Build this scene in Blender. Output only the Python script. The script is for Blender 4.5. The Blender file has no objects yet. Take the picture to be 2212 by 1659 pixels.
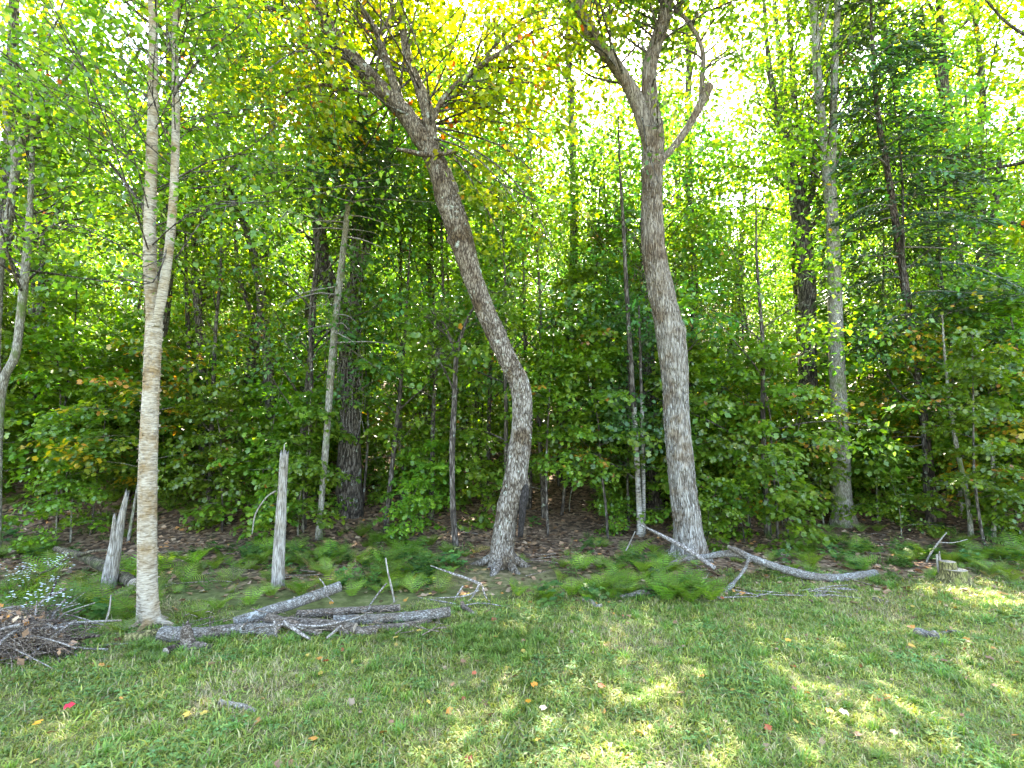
import bpy, math, random
import numpy as np
from mathutils import Vector

R = math.radians
rng = np.random.default_rng(11)
random.seed(11)
SC = bpy.context.scene
COL = SC.collection

# ------------------------------------------------------------------ camera
PITCH = R(6.0)
CAM_Z = 1.7
F = 1106.0                       # focal length in units of a 2212 px wide picture
cam_d = bpy.data.cameras.new('camera')
cam_d.sensor_width = 36.0
cam_d.lens = 18.0
cam_d.clip_start = 0.05
cam_d.clip_end = 1000.0
cam = bpy.data.objects.new('camera', cam_d)
cam.location = (0, 0, CAM_Z)
cam.rotation_euler = (R(90) + PITCH, 0, 0)
COL.objects.link(cam)
SC.camera = cam

# ------------------------------------------------------------------ light
SUN_EL, SUN_AZ = 50.0, 9.0      # azimuth measured from +Y towards +X
W = bpy.data.worlds.new('World')
SC.world = W
W.use_nodes = True
wn = W.node_tree
wn.nodes.clear()
sky = wn.nodes.new('ShaderNodeTexSky')
sky.sky_type = 'NISHITA'
sky.sun_disc = False
sky.sun_elevation = R(SUN_EL)
sky.sun_rotation = R(SUN_AZ)
sky.air_density = 1.0
sky.dust_density = 1.6
sky.ozone_density = 1.0
bg = wn.nodes.new('ShaderNodeBackground')
bg.inputs['Strength'].default_value = 0.15
wo = wn.nodes.new('ShaderNodeOutputWorld')
wn.links.new(sky.outputs[0], bg.inputs[0])
wn.links.new(bg.outputs[0], wo.inputs[0])
sun_d = bpy.data.lights.new('sun', 'SUN')
sun_d.energy = 5.0
sun_d.angle = R(0.53)
sun_d.color = (1.0, 0.95, 0.86)
sun = bpy.data.objects.new('sun', sun_d)
S = Vector((math.sin(R(SUN_AZ)) * math.cos(R(SUN_EL)), math.cos(R(SUN_AZ)) * math.cos(R(SUN_EL)), math.sin(R(SUN_EL))))
sun.rotation_euler = S.to_track_quat('Z', 'Y').to_euler()
sun.location = (0, 0, 40)
COL.objects.link(sun)

vs = SC.view_settings
vs.view_transform = 'Standard'
vs.look = 'None'
vs.exposure = 3.98
vs.use_white_balance = True
vs.white_balance_temperature = 7150
vs.gamma = 1.0
vs.use_curve_mapping = False
cy = SC.cycles
cy.max_bounces = 7
cy.diffuse_bounces = 5
cy.glossy_bounces = 2
cy.transmission_bounces = 5
cy.transparent_max_bounces = 8
cy.sample_clamp_indirect = 6.0
cy.caustics_reflective = False
cy.caustics_refractive = False
cy.use_adaptive_sampling = False
cy.adaptive_threshold = 0.02
try:
    cy.use_denoising = True
    cy.denoising_prefilter = 'ACCURATE'
    cy.denoiser = 'OPENIMAGEDENOISE'
except Exception:
    pass


# ------------------------------------------------------------------ helpers: noise, picture point -> world
def _hash(ix, iy, iz, seed):
    h = (ix * 374761393 + iy * 668265263 + iz * 2147483647 + seed * 1274126177) & 0xffffffff
    h = ((h ^ (h >> 13)) * 1274126177) & 0xffffffff
    h = h ^ (h >> 16)
    return (h & 0xffff) / 65535.0


def vnoise(p, seed=0):
    p = np.asarray(p, dtype=np.float64)
    i = np.floor(p).astype(np.int64)
    f = p - i
    f = f * f * (3 - 2 * f)
    out = 0
    for dx in (0, 1):
        wx = f[..., 0] if dx else 1 - f[..., 0]
        for dy in (0, 1):
            wy = f[..., 1] if dy else 1 - f[..., 1]
            for dz in (0, 1):
                wz = f[..., 2] if dz else 1 - f[..., 2]
                out = out + wx * wy * wz * _hash(i[..., 0] + dx, i[..., 1] + dy, i[..., 2] + dz, seed)
    return out * 2 - 1


def G(x, y):
    x = np.asarray(x, dtype=np.float64)
    y = np.asarray(y, dtype=np.float64)
    z0 = np.zeros(np.broadcast(x, y).shape)
    X = x + z0
    Y = y + z0
    z = 0.05 * vnoise(np.stack([X * 0.6, Y * 0.6, z0], -1), 3) + 0.018 * vnoise(np.stack([X * 2.6, Y * 2.6, z0], -1), 4)
    edge = 7.3 + 0.5 * np.sin(X * 0.35 + 1.0)
    s = np.maximum(Y - edge, 0)
    slope = 0.31 * (s - 2.0 * (1 - np.exp(-s / 2.0)))
    far = np.maximum(Y - 105, 0)
    slope = slope - 0.28 * far * (1 - np.exp(-far / 30))
    w = np.clip(s / 3, 0, 1)
    z = z + slope + w * (0.35 * vnoise(np.stack([X * 0.17, Y * 0.17, z0], -1), 7) + 0.10 * vnoise(np.stack([X * 0.9, Y * 0.9, z0], -1), 8))
    return z


def gz(x, y):
    return float(G(x, y))


cp, sp = math.cos(PITCH), math.sin(PITCH)


def at(X, Y, yw):
    zz = (829.5 - Y) / F
    d = yw / (cp - zz * sp)
    return np.array([d * (X - 1106) / F, yw, CAM_Z + d * (sp + zz * cp)])


def depth(Y, yw):
    return yw / (cp - (829.5 - Y) / F * sp)


def on_ground(X, Y):
    zz = (829.5 - Y) / F
    v = np.array([(X - 1106) / F, cp - zz * sp, sp + zz * cp])
    t = np.arange(1.0, 60, 0.02)
    pts = v[None, :] * t[:, None]
    h = pts[:, 2] + CAM_Z - G(pts[:, 0], pts[:, 1])
    k = np.argmax(h < 0) if (h < 0).any() else len(t) - 1
    p = pts[k]
    return np.array([p[0], p[1], gz(p[0], p[1])])


def norm(v):
    return v / np.maximum(np.linalg.norm(v, axis=-1, keepdims=True), 1e-9)


# ------------------------------------------------------------------ helpers: materials
def new_mat(name):
    m = bpy.data.materials.new(name)
    m.use_nodes = True
    m.node_tree.nodes.clear()
    return m, m.node_tree.nodes, m.node_tree.links


def ramp(N, stops):
    r = N.new('ShaderNodeValToRGB')
    el = r.color_ramp.elements
    while len(el) < len(stops):
        el.new(0.5)
    for e, (p, c) in zip(el, stops):
        e.position = p
        e.color = (c[0], c[1], c[2], 1)
    return r


def leaf_mat(name, trans=0.5, tcol=(1.75, 1.95, 0.5), rough=0.42, spec=0.5, vary=0.25, instancer=False):
    m, N, L = new_mat(name)
    a = N.new('ShaderNodeAttribute')
    a.attribute_name = 'col'
    hsv = N.new('ShaderNodeHueSaturation')
    if instancer:
        o = N.new('ShaderNodeAttribute')
        o.attribute_type = 'INSTANCER'
        o.attribute_name = 'tint'
        rnd = o.outputs['Fac']
    else:
        o = N.new('ShaderNodeObjectInfo')
        rnd = o.outputs['Random']
    mr = N.new('ShaderNodeMapRange')
    mr.inputs['To Min'].default_value = 1 - vary
    mr.inputs['To Max'].default_value = 1 + vary
    L.new(rnd, mr.inputs['Value'])
    mh = N.new('ShaderNodeMapRange')
    mh.inputs['To Min'].default_value = 0.485
    mh.inputs['To Max'].default_value = 0.512
    L.new(rnd, mh.inputs['Value'])
    L.new(a.outputs['Color'], hsv.inputs['Color'])
    L.new(mr.outputs[0], hsv.inputs['Value'])
    L.new(mh.outputs[0], hsv.inputs['Hue'])
    p = N.new('ShaderNodeBsdfPrincipled')
    p.inputs['Roughness'].default_value = rough
    p.inputs['Specular IOR Level'].default_value = spec
    L.new(hsv.outputs[0], p.inputs['Base Color'])
    t = N.new('ShaderNodeBsdfTranslucent')
    mx = N.new('ShaderNodeMix')
    mx.data_type = 'RGBA'
    mx.blend_type = 'MULTIPLY'
    mx.inputs[0].default_value = 1
    mx.clamp_result = False
    L.new(hsv.outputs[0], mx.inputs[6])
    mx.inputs[7].default_value = (*tcol, 1)
    L.new(mx.outputs[2], t.inputs['Color'])
    ms = N.new('ShaderNodeMixShader')
    ms.inputs[0].default_value = trans
    L.new(p.outputs[0], ms.inputs[1])
    L.new(t.outputs[0], ms.inputs[2])
    out = N.new('ShaderNodeOutputMaterial')
    L.new(ms.outputs[0], out.inputs[0])
    return m


def bark_mat(name, c_dark, c_mid, c_light, scale=(14, 14, 2.2), moss=None, bump=0.6, upper=None, patch=None, lichen=None, horiz=False):
    m, N, L = new_mat(name)
    tc = N.new('ShaderNodeTexCoord')
    mp = N.new('ShaderNodeMapping')
    mp.inputs['Scale'].default_value = scale
    L.new(tc.outputs['Object'], mp.inputs['Vector'])
    n1 = N.new('ShaderNodeTexNoise')
    n1.inputs['Scale'].default_value = 1.6
    n1.inputs['Detail'].default_value = 7
    n1.inputs['Roughness'].default_value = 0.68
    n1.inputs['Distortion'].default_value = 0.6
    L.new(mp.outputs[0], n1.inputs['Vector'])
    v = N.new('ShaderNodeTexVoronoi')
    v.feature = 'DISTANCE_TO_EDGE'
    v.inputs['Scale'].default_value = 2.2
    v.inputs['Randomness'].default_value = 1.0
    wv = N.new('ShaderNodeVectorMath')
    wv.operation = 'ADD'
    sc = N.new('ShaderNodeVectorMath')
    sc.operation = 'SCALE'
    sc.inputs['Scale'].default_value = 0.9
    L.new(n1.outputs['Color'], sc.inputs[0])
    L.new(mp.outputs[0], wv.inputs[0])
    L.new(sc.outputs[0], wv.inputs[1])
    L.new(wv.outputs[0], v.inputs['Vector'])
    mth = N.new('ShaderNodeMath')
    mth.operation = 'MULTIPLY_ADD'
    cl = N.new('ShaderNodeMath')
    cl.operation = 'MINIMUM'
    L.new(v.outputs['Distance'], cl.inputs[0])
    cl.inputs[1].default_value = 0.28
    L.new(cl.outputs[0], mth.inputs[0])
    mth.inputs[1].default_value = 0.0 if horiz else 1.25
    L.new(n1.outputs['Fac'], mth.inputs[2])
    off = 0.0 if horiz else 0.16
    r = ramp(N, [(0.36 + off, c_dark), (0.52 + off, c_mid), (0.72 + off, c_light)])
    L.new(mth.outputs[0], r.inputs[0])
    col = r.outputs[0]
    if patch:
        n2 = N.new('ShaderNodeTexNoise')
        n2.inputs['Scale'].default_value = 3.4
        n2.inputs['Detail'].default_value = 5
        n2.inputs['Roughness'].default_value = 0.65
        L.new(tc.outputs['Object'], n2.inputs['Vector'])
        r2 = ramp(N, [(0.46, (0, 0, 0)), (0.62, (1, 1, 1))])
        L.new(n2.outputs['Fac'], r2.inputs[0])
        mx = N.new('ShaderNodeMix')
        mx.data_type = 'RGBA'
        mx.blend_type = 'MULTIPLY'
        L.new(r2.outputs[0], mx.inputs[0])
        L.new(col, mx.inputs[6])
        mx.inputs[7].default_value = (*patch, 1)
        col = mx.outputs[2]
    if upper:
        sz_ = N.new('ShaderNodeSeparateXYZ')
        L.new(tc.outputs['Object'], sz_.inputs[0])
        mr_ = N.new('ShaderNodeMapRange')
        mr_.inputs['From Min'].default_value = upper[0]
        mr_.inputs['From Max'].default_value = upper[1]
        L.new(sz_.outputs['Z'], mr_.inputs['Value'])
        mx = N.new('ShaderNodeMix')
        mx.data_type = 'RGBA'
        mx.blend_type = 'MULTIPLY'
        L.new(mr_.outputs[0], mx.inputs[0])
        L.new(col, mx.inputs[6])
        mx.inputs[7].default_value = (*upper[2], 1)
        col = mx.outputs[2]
    for cc, sc_, lo, hi, sd in ((lichen, 9.0, 0.60, 0.66, 3.0), (moss, 3.1, 0.52, 0.66, 11.0)):
        if cc:
            mp2 = N.new('ShaderNodeMapping')
            mp2.inputs['Location'].default_value = (sd, sd * 2, sd)
            L.new(tc.outputs['Object'], mp2.inputs['Vector'])
            n3 = N.new('ShaderNodeTexNoise')
            n3.inputs['Scale'].default_value = sc_
            n3.inputs['Detail'].default_value = 6
            n3.inputs['Roughness'].default_value = 0.7
            L.new(mp2.outputs[0], n3.inputs['Vector'])
            r3 = ramp(N, [(lo, (0, 0, 0)), (hi, (1, 1, 1))])
            L.new(n3.outputs['Fac'], r3.inputs[0])
            mx = N.new('ShaderNodeMix')
            mx.data_type = 'RGBA'
            L.new(r3.outputs[0], mx.inputs[0])
            L.new(col, mx.inputs[6])
            mx.inputs[7].default_value = (*cc, 1)
            col = mx.outputs[2]
    p = N.new('ShaderNodeBsdfPrincipled')
    p.inputs['Roughness'].default_value = 0.9
    p.inputs['Specular IOR Level'].default_value = 0.2
    L.new(col, p.inputs['Base Color'])
    b = N.new('ShaderNodeBump')
    b.inputs['Strength'].default_value = bump
    b.inputs['Distance'].default_value = 0.02
    L.new(mth.outputs[0], b.inputs['Height'])
    L.new(b.outputs[0], p.inputs['Normal'])
    out = N.new('ShaderNodeOutputMaterial')
    L.new(p.outputs[0], out.inputs[0])
    return m


M = {}
M['leaf'] = leaf_mat('leaf_green')
M['leaf_under'] = leaf_mat('leaf_understory', trans=0.45, rough=0.36, spec=0.6)
M['needle'] = leaf_mat('needle_green', trans=0.2, tcol=(1.1, 1.2, 0.5), rough=0.5)
M['fern'] = leaf_mat('fern_green', trans=0.4, rough=0.5, spec=0.35, instancer=True, vary=0.3)
M['fern_single'] = leaf_mat('fern_single_green', trans=0.4, rough=0.5, spec=0.35, vary=0.2)
M['grass'] = leaf_mat('grass_blades', trans=0.35, tcol=(1.2, 1.25, 0.6), rough=0.5, spec=0.35, instancer=True, vary=0.3)
M['litter'] = leaf_mat('dead_leaf', trans=0.12, tcol=(1.2, 1, 0.7), rough=0.6, spec=0.3, vary=0.1)
M['petal'] = leaf_mat('petal_white', trans=0.3, tcol=(1, 1, 1), rough=0.6, vary=0.05)
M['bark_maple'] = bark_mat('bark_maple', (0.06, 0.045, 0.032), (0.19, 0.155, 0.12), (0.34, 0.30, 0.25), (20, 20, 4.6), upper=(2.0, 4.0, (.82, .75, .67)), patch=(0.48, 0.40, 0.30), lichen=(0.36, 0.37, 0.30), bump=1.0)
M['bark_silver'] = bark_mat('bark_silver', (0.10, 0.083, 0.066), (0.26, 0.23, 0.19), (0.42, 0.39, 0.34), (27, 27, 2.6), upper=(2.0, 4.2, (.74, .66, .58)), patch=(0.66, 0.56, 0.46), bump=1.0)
M['bark_birch'] = bark_mat('bark_birch', (0.15, 0.115, 0.08), (0.34, 0.285, 0.21), (0.49, 0.435, 0.35), (9, 9, 50), patch=(0.66, 0.52, 0.34), lichen=(0.13, 0.10, 0.075), bump=0.7, horiz=True)
M['bark_white'] = bark_mat('bark_white_birch', (0.05, 0.04, 0.03), (0.34, 0.31, 0.27), (0.5, 0.47, 0.42), (7, 7, 26), lichen=(0.07, 0.06, 0.05), patch=(0.6, 0.52, 0.4), bump=0.4, horiz=True)
M['bark_grey'] = bark_mat('bark_grey', (0.10, 0.085, 0.065), (0.23, 0.205, 0.16), (0.33, 0.31, 0.26), (24, 24, 5), moss=(0.09, 0.12, 0.03), patch=(0.8, 0.75, 0.65), bump=0.7)
M['bark_mossy'] = bark_mat('bark_mossy', (0.03, 0.022, 0.014), (0.085, 0.065, 0.04), (0.15, 0.125, 0.08), (11, 11, 2.6), moss=(0.06, 0.075, 0.02), bump=0.8)  # bark of the fallen trunk, darkened to stand for the shade over it
M['bark_dark'] = bark_mat('bark_dark', (0.022, 0.017, 0.013), (0.075, 0.058, 0.043), (0.16, 0.135, 0.11), (11, 11, 2.6), lichen=(0.26, 0.28, 0.22), bump=0.8)
M['bark_hemlock'] = bark_mat('bark_hemlock', (0.02, 0.013, 0.01), (0.075, 0.05, 0.037), (0.15, 0.115, 0.09), (12, 12, 3.2), bump=0.9)
M['dead_wood'] = bark_mat('dead_wood', (0.13, 0.11, 0.09), (0.30, 0.265, 0.22), (0.42, 0.385, 0.33), (40, 40, 2.6), bump=0.7, patch=(0.72, 0.66, 0.56))
M['log_bark'] = bark_mat('log_bark', (0.085, 0.074, 0.062), (0.20, 0.182, 0.158), (0.32, 0.30, 0.265), (16, 34, 30), lichen=(0.38, 0.38, 0.35), patch=(0.7, 0.62, 0.55), bump=0.8)
M['log_brown'] = bark_mat('log_brown', (0.06, 0.043, 0.03), (0.16, 0.125, 0.095), (0.27, 0.22, 0.175), (14, 36, 32), lichen=(0.30, 0.28, 0.24), bump=0.9)
M['moss_wood'] = bark_mat('moss_wood', (0.05, 0.04, 0.02), (0.13, 0.12, 0.04), (0.24, 0.2, 0.09), (18, 18, 6), moss=(0.17, 0.19, 0.03), bump=0.6)
M['twig'] = bark_mat('twig_grey', (0.07, 0.055, 0.045), (0.20, 0.17, 0.145), (0.36, 0.32, 0.28), (20, 20, 20), bump=0.3)
M['twig_brown'] = bark_mat('twig_brown', (0.055, 0.038, 0.028), (0.17, 0.125, 0.09), (0.30, 0.24, 0.185), (20, 20, 20), bump=0.3)
M['cut_wood'] = bark_mat('cut_wood', (0.13, 0.10, 0.07), (0.28, 0.225, 0.165), (0.42, 0.36, 0.28), (40, 40, 40), bump=0.3)
M['hollow_dark'] = bark_mat('near_black_hollow', (0.01, 0.008, 0.006), (0.025, 0.02, 0.016), (0.05, 0.04, 0.035), (20, 20, 8), bump=0.6)


def ground_mat():
    m, N, L = new_mat('ground')
    geo = N.new('ShaderNodeNewGeometry')
    def noise(scale, det=6, rough=0.65):
        n = N.new('ShaderNodeTexNoise')
        n.inputs['Scale'].default_value = scale
        n.inputs['Detail'].default_value = det
        n.inputs['Roughness'].default_value = rough
        L.new(geo.outputs['Position'], n.inputs['Vector'])
        return n
    n1 = noise(9)
    soil = ramp(N, [(0.3, (0.05, 0.045, 0.016)), (0.5, (0.09, 0.10, 0.028)), (0.66, (0.16, 0.15, 0.06)), (0.8, (0.22, 0.17, 0.09))])
    L.new(n1.outputs['Fac'], soil.inputs[0])
    vo = N.new('ShaderNodeTexVoronoi')
    vo.inputs['Scale'].default_value = 16
    L.new(geo.outputs['Position'], vo.inputs['Vector'])
    lit = ramp(N, [(0.0, (0.035, 0.022, 0.013)), (0.35, (0.085, 0.05, 0.028)), (0.65, (0.15, 0.09, 0.052)), (1.0, (0.25, 0.165, 0.10))])
    sepc = N.new('ShaderNodeSeparateColor')
    L.new(vo.outputs['Color'], sepc.inputs[0])
    L.new(sepc.outputs[0], lit.inputs[0])
    sx = N.new('ShaderNodeSeparateXYZ')
    L.new(geo.outputs['Position'], sx.inputs[0])
    n2 = noise(0.8, 4)
    ma = N.new('ShaderNodeMath')
    ma.operation = 'MULTIPLY_ADD'
    L.new(n2.outputs['Fac'], ma.inputs[0])
    ma.inputs[1].default_value = 3.0
    L.new(sx.outputs['Y'], ma.inputs[2])
    mr = N.new('ShaderNodeMapRange')
    mr.inputs['From Min'].default_value = 7.2
    mr.inputs['From Max'].default_value = 8.6
    L.new(ma.outputs[0], mr.inputs['Value'])
    mx = N.new('ShaderNodeMix')
    mx.data_type = 'RGBA'
    L.new(mr.outputs[0], mx.inputs[0])
    L.new(soil.outputs[0], mx.inputs[6])
    L.new(lit.outputs[0], mx.inputs[7])
    p = N.new('ShaderNodeBsdfPrincipled')
    p.inputs['Roughness'].default_value = 0.9
    p.inputs['Specular IOR Level'].default_value = 0.2
    L.new(mx.outputs[2], p.inputs['Base Color'])
    b = N.new('ShaderNodeBump')
    b.inputs['Strength'].default_value = 0.8
    b.inputs['Distance'].default_value = 0.03
    L.new(n1.outputs['Fac'], b.inputs['Height'])
    L.new(b.outputs[0], p.inputs['Normal'])
    out = N.new('ShaderNodeOutputMaterial')
    L.new(p.outputs[0], out.inputs[0])
    return m


M['ground'] = ground_mat()


# ------------------------------------------------------------------ helpers: meshes and objects
def mesh_np(name, verts, faces_list, mats, cols=None, smooth=False, midx=None):
    """faces_list: list of int arrays (n, k)."""
    me = bpy.data.meshes.new(name)
    verts = np.asarray(verts, dtype=np.float32)
    me.vertices.add(len(verts))
    me.vertices.foreach_set('co', verts.ravel())
    starts, loops, tot = [], [], 0
    for fa in faces_list:
        fa = np.asarray(fa, dtype=np.int32)
        if fa.size == 0:
            continue
        n, k = fa.shape
        starts.append(tot + np.arange(n, dtype=np.int32) * k)
        loops.append(fa.ravel())
        tot += n * k
    starts = np.concatenate(starts)
    loops = np.concatenate(loops)
    me.loops.add(tot)
    me.loops.foreach_set('vertex_index', loops)
    me.polygons.add(len(starts))
    me.polygons.foreach_set('loop_start', starts)
    if midx is not None:
        me.polygons.foreach_set('material_index', np.asarray(midx, dtype=np.int32))
    if smooth:
        me.polygons.foreach_set('use_smooth', np.ones(len(starts), dtype=bool))
    if cols is not None:
        ca = me.attributes.new('col', 'FLOAT_COLOR', 'POINT')
        c4 = np.ones((len(verts), 4), dtype=np.float32)
        c4[:, :3] = cols
        ca.data.foreach_set('color', c4.ravel())
    me.update(calc_edges=True)
    for mt in (mats if isinstance(mats, (list, tuple)) else [mats]):
        me.materials.append(mt)
    return me


def obj(name, me, parent=None):
    o = bpy.data.objects.new(name, me)
    COL.objects.link(o)
    if parent is not None:
        o.parent = parent
    return o


def tag(o, label=None, cat=None, group=None, kind=None):
    if label:
        o['label'] = label
    if cat:
        o['category'] = cat
    if group:
        o['group'] = group
    if kind:
        o['kind'] = kind
    return o


def thing(name, label, cat, loc, group=None):
    o = bpy.data.objects.new(name, None)
    o.empty_display_size = 0.2
    COL.objects.link(o)
    o.location = [float(v) for v in loc]
    return tag(o, label, cat, group)


def catmull(P_, n_per):
    P_ = np.asarray(P_, dtype=np.float64)
    if len(P_) == 2:
        t = np.linspace(0, 1, n_per + 1)[:, None]
        return P_[0] * (1 - t) + P_[1] * t
    Q = np.vstack([2 * P_[0] - P_[1], P_, 2 * P_[-1] - P_[-2]])
    out = []
    for i in range(1, len(Q) - 2):
        t = np.linspace(0, 1, n_per, endpoint=False)[:, None]
        a, b, c, d = Q[i - 1], Q[i], Q[i + 1], Q[i + 2]
        out.append(0.5 * (2 * b + (c - a) * t + (2 * a - 5 * b + 4 * c - d) * t ** 2 + (3 * b - a - 3 * c + d) * t ** 3))
    out.append(Q[-2][None])
    return np.vstack(out)


class Tubes:
    def __init__(s):
        s.v, s.q, s.c, s.n = [], [], [], 0

    def add(s, path, rad, seg=8, n_per=4, disp=None, cap=True, jag=0.0):
        path = np.asarray(path, dtype=np.float64)
        rad = np.asarray(rad, dtype=np.float64) * np.ones(len(path))
        pr = catmull(np.hstack([path, rad[:, None]]), n_per)
        p, r = pr[:, :3], np.maximum(pr[:, 3], 0.0006)
        T = norm(np.gradient(p, axis=0))
        u = np.cross(T[0], [0.31, 0.95, 0.12])
        if np.linalg.norm(u) < 0.1:
            u = np.cross(T[0], [1, 0, 0])
        u = u / np.linalg.norm(u)
        U = np.empty_like(p)
        for i in range(len(p)):
            u = u - T[i] * np.dot(u, T[i])
            u = u / np.linalg.norm(u)
            U[i] = u
        Vv = np.cross(T, U)
        a = np.linspace(0, 2 * math.pi, seg, endpoint=False)
        dirs = U[:, None, :] * np.cos(a)[None, :, None] + Vv[:, None, :] * np.sin(a)[None, :, None]
        rr = r[:, None] * np.ones((1, seg))
        if disp is not None:
            rr = rr * disp(p[:, None, :] + dirs * r[:, None, None], a[None, :] + 0 * rr, rr)
        vv = p[:, None, :] + dirs * rr[:, :, None]
        if jag:
            vv[-1] += T[-1][None, :] * (jag * rng.random(seg))[:, None]
        m = len(p)
        idx = s.n + np.arange(m * seg).reshape(m, seg)
        a0, a1 = idx[:-1], idx[1:]
        q = np.stack([a0, np.roll(a0, -1, 1), np.roll(a1, -1, 1), a1], -1).reshape(-1, 4)
        s.v.append(vv.reshape(-1, 3))
        s.q.append(q)
        s.n += m * seg
        if cap:
            for ring, c0, rev in ((idx[0], p[0], True), (idx[-1], p[-1], False)):
                s.v.append(np.asarray(c0)[None] + (-0.35 * jag * T[-1] if (jag and not rev) else 0))
                ci = s.n
                s.n += 1
                t = np.stack([ring, np.roll(ring, -1), np.full(seg, ci)], -1)
                s.c.append(t[:, ::-1] if rev else t)

    def mesh(s, name, mats, origin=(0, 0, 0), smooth=True):
        v = np.vstack(s.v) - np.asarray(origin, dtype=np.float64)
        q = np.vstack(s.q)
        c = np.vstack(s.c) if s.c else np.zeros((0, 3), dtype=int)
        mi = np.concatenate([np.zeros(len(q), int), np.ones(len(c), int)]) if isinstance(mats, (list, tuple)) and len(mats) > 1 else None
        return mesh_np(name, v, [q, c], mats, smooth=smooth, midx=mi)


# bark relief
def bark_disp(amp=0.07, fx=9.0, fz=2.0, lump=0.08, flare=None, seed=0, ridge=True, bumps=()):
    def f(pos, ang, rr):
        q = pos * np.array([fx, fx, fz])
        n = vnoise(q, seed)
        if ridge:
            n = 1 - 2 * np.abs(n)
        n2 = vnoise(pos * np.array([fx * 2.3, fx * 2.3, fz * 2.3]), seed + 1)
        out = 1 + amp * n + amp * 0.5 * n2 + lump * vnoise(pos * np.array([3.0, 3.0, 2.2]), seed + 2)
        for bp, br, ba in bumps:
            out = out + ba * np.exp(-np.sum((pos - np.asarray(bp)) ** 2, -1) / (br * br))
        if flare is not None:
            zb, hgt, k = flare
            h = np.maximum(pos[..., 2] - zb, 0)
            e = np.exp(-h / hgt)
            out = out + k * e * (0.55 + 0.45 * np.sin(ang * 4 + seed)) * (1 + 0.4 * np.sin(ang * 7 + 1))
        return out
    return f


def bark_plates(root, loc, pts, rad, g, n, wid, ln, mat, lift):
    """shaggy loose strips of bark standing off the stem"""
    q = catmull(np.hstack([pts, np.asarray(rad)[:, None]]), 12)
    q = q[(q[:, 2] > loc[2] + .05) & (q[:, 2] < 9.5)]
    V, Fq = [], []
    for k in range(n):
        i = g.integers(0, len(q) - 2)
        t = norm(q[i + 1, :3] - q[i, :3])
        c = q[i, :3] + (q[i + 1, :3] - q[i, :3]) * g.random()
        r = q[i, 3]
        a = g.random() * 6.283
        u = norm(np.cross(t, [0, 1, .01]))
        w = np.cross(t, u)
        o = u * math.cos(a) + w * math.sin(a)
        s_ = np.cross(t, o)
        L_ = ln * (.4 + 1.1 * g.random())
        W_ = wid * (.5 + g.random())
        l0, l1 = (0.002, lift * (.4 + 1.2 * g.random()))
        if g.random() < .4:
            l0, l1 = l1, l0
        th = .004
        base = c + o * r * 1.01
        sk = s_ * g.normal() * L_ * .12
        P4 = [base - t * L_ / 2 - s_ * W_ / 2 + o * l1, base - t * L_ / 2 + s_ * W_ / 2 + o * l1, base + t * L_ / 2 + s_ * W_ * .35 + o * l0 + sk, base + t * L_ / 2 - s_ * W_ * .35 + o * l0 + sk]
        b_ = len(V)
        V += P4 + [p - o * (th + .006) for p in P4]
        Fq += [[b_, b_ + 1, b_ + 2, b_ + 3], [b_, b_ + 4, b_ + 5, b_ + 1], [b_ + 1, b_ + 5, b_ + 6, b_ + 2], [b_ + 3, b_ + 7, b_ + 4, b_], [b_ + 2, b_ + 6, b_ + 7, b_ + 3]]
    tag(obj('bark_strips', mesh_np('bark_strips', np.array(V) - loc, [np.array(Fq)], mat), root), kind='stuff')


# leaves ------------------------------------------------------------
LEAF = {
    'simple': (np.array([[0, 0, 0], [0.45, 0.36, 0.07], [1, 0, -0.05], [0.45, -0.36, 0.07]]), np.array([[0, 2, 1], [0, 3, 2]])),
    'lobed': (np.array([[0, 0, 0], [0.12, 0.44, 0.0], [0.38, 0.24, 0.06], [0.62, 0.46, 0.02], [1.02, 0, -0.08], [0.62, -0.46, 0.02], [0.38, -0.24, 0.06], [0.12, -0.44, 0.0]]),
              np.array([[0, 2, 1], [0, 4, 2], [2, 4, 3], [0, 6, 4], [4, 6, 5], [0, 7, 6]])),
    'needle': (np.array([[0, 0.05, 0], [0.5, 0.13, 0.0], [1, 0, -0.05], [0.5, -0.13, 0.0], [0, -0.05, 0]]), np.array([[0, 2, 1], [0, 4, 2], [4, 3, 2]])),
}


def leaf_arrays(c, d, n, size, col, shape='simple'):
    T, Fc = LEAF[shape]
    d = norm(d)
    n = norm(n - d * np.sum(n * d, -1, keepdims=True))
    s = np.cross(n, d)
    sz = size[:, None]
    V = (c[:, None, :] + T[None, :, 0:1] * (d * sz)[:, None, :] + T[None, :, 1:2] * (s * sz)[:, None, :] + T[None, :, 2:3] * (n * sz)[:, None, :])
    k = len(T)
    Fa = (np.arange(len(c)) * k)[:, None, None] + Fc[None]
    return V.reshape(-1, 3), Fa.reshape(-1, 3), np.repeat(col, k, 0)


def join_arrays(parts):
    v, f, c, o = [], [], [], 0
    for a, b, e in parts:
        v.append(a)
        f.append(b + o)
        c.append(e)
        o += len(a)
    return np.vstack(v), np.vstack(f), np.vstack(c)


def rand_dirs(n, g):
    return norm(g.normal(size=(n, 3)))


def pal(cols, w=None):
    return (np.array(cols, dtype=np.float64), None if w is None else np.array(w) / np.sum(w))


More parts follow.
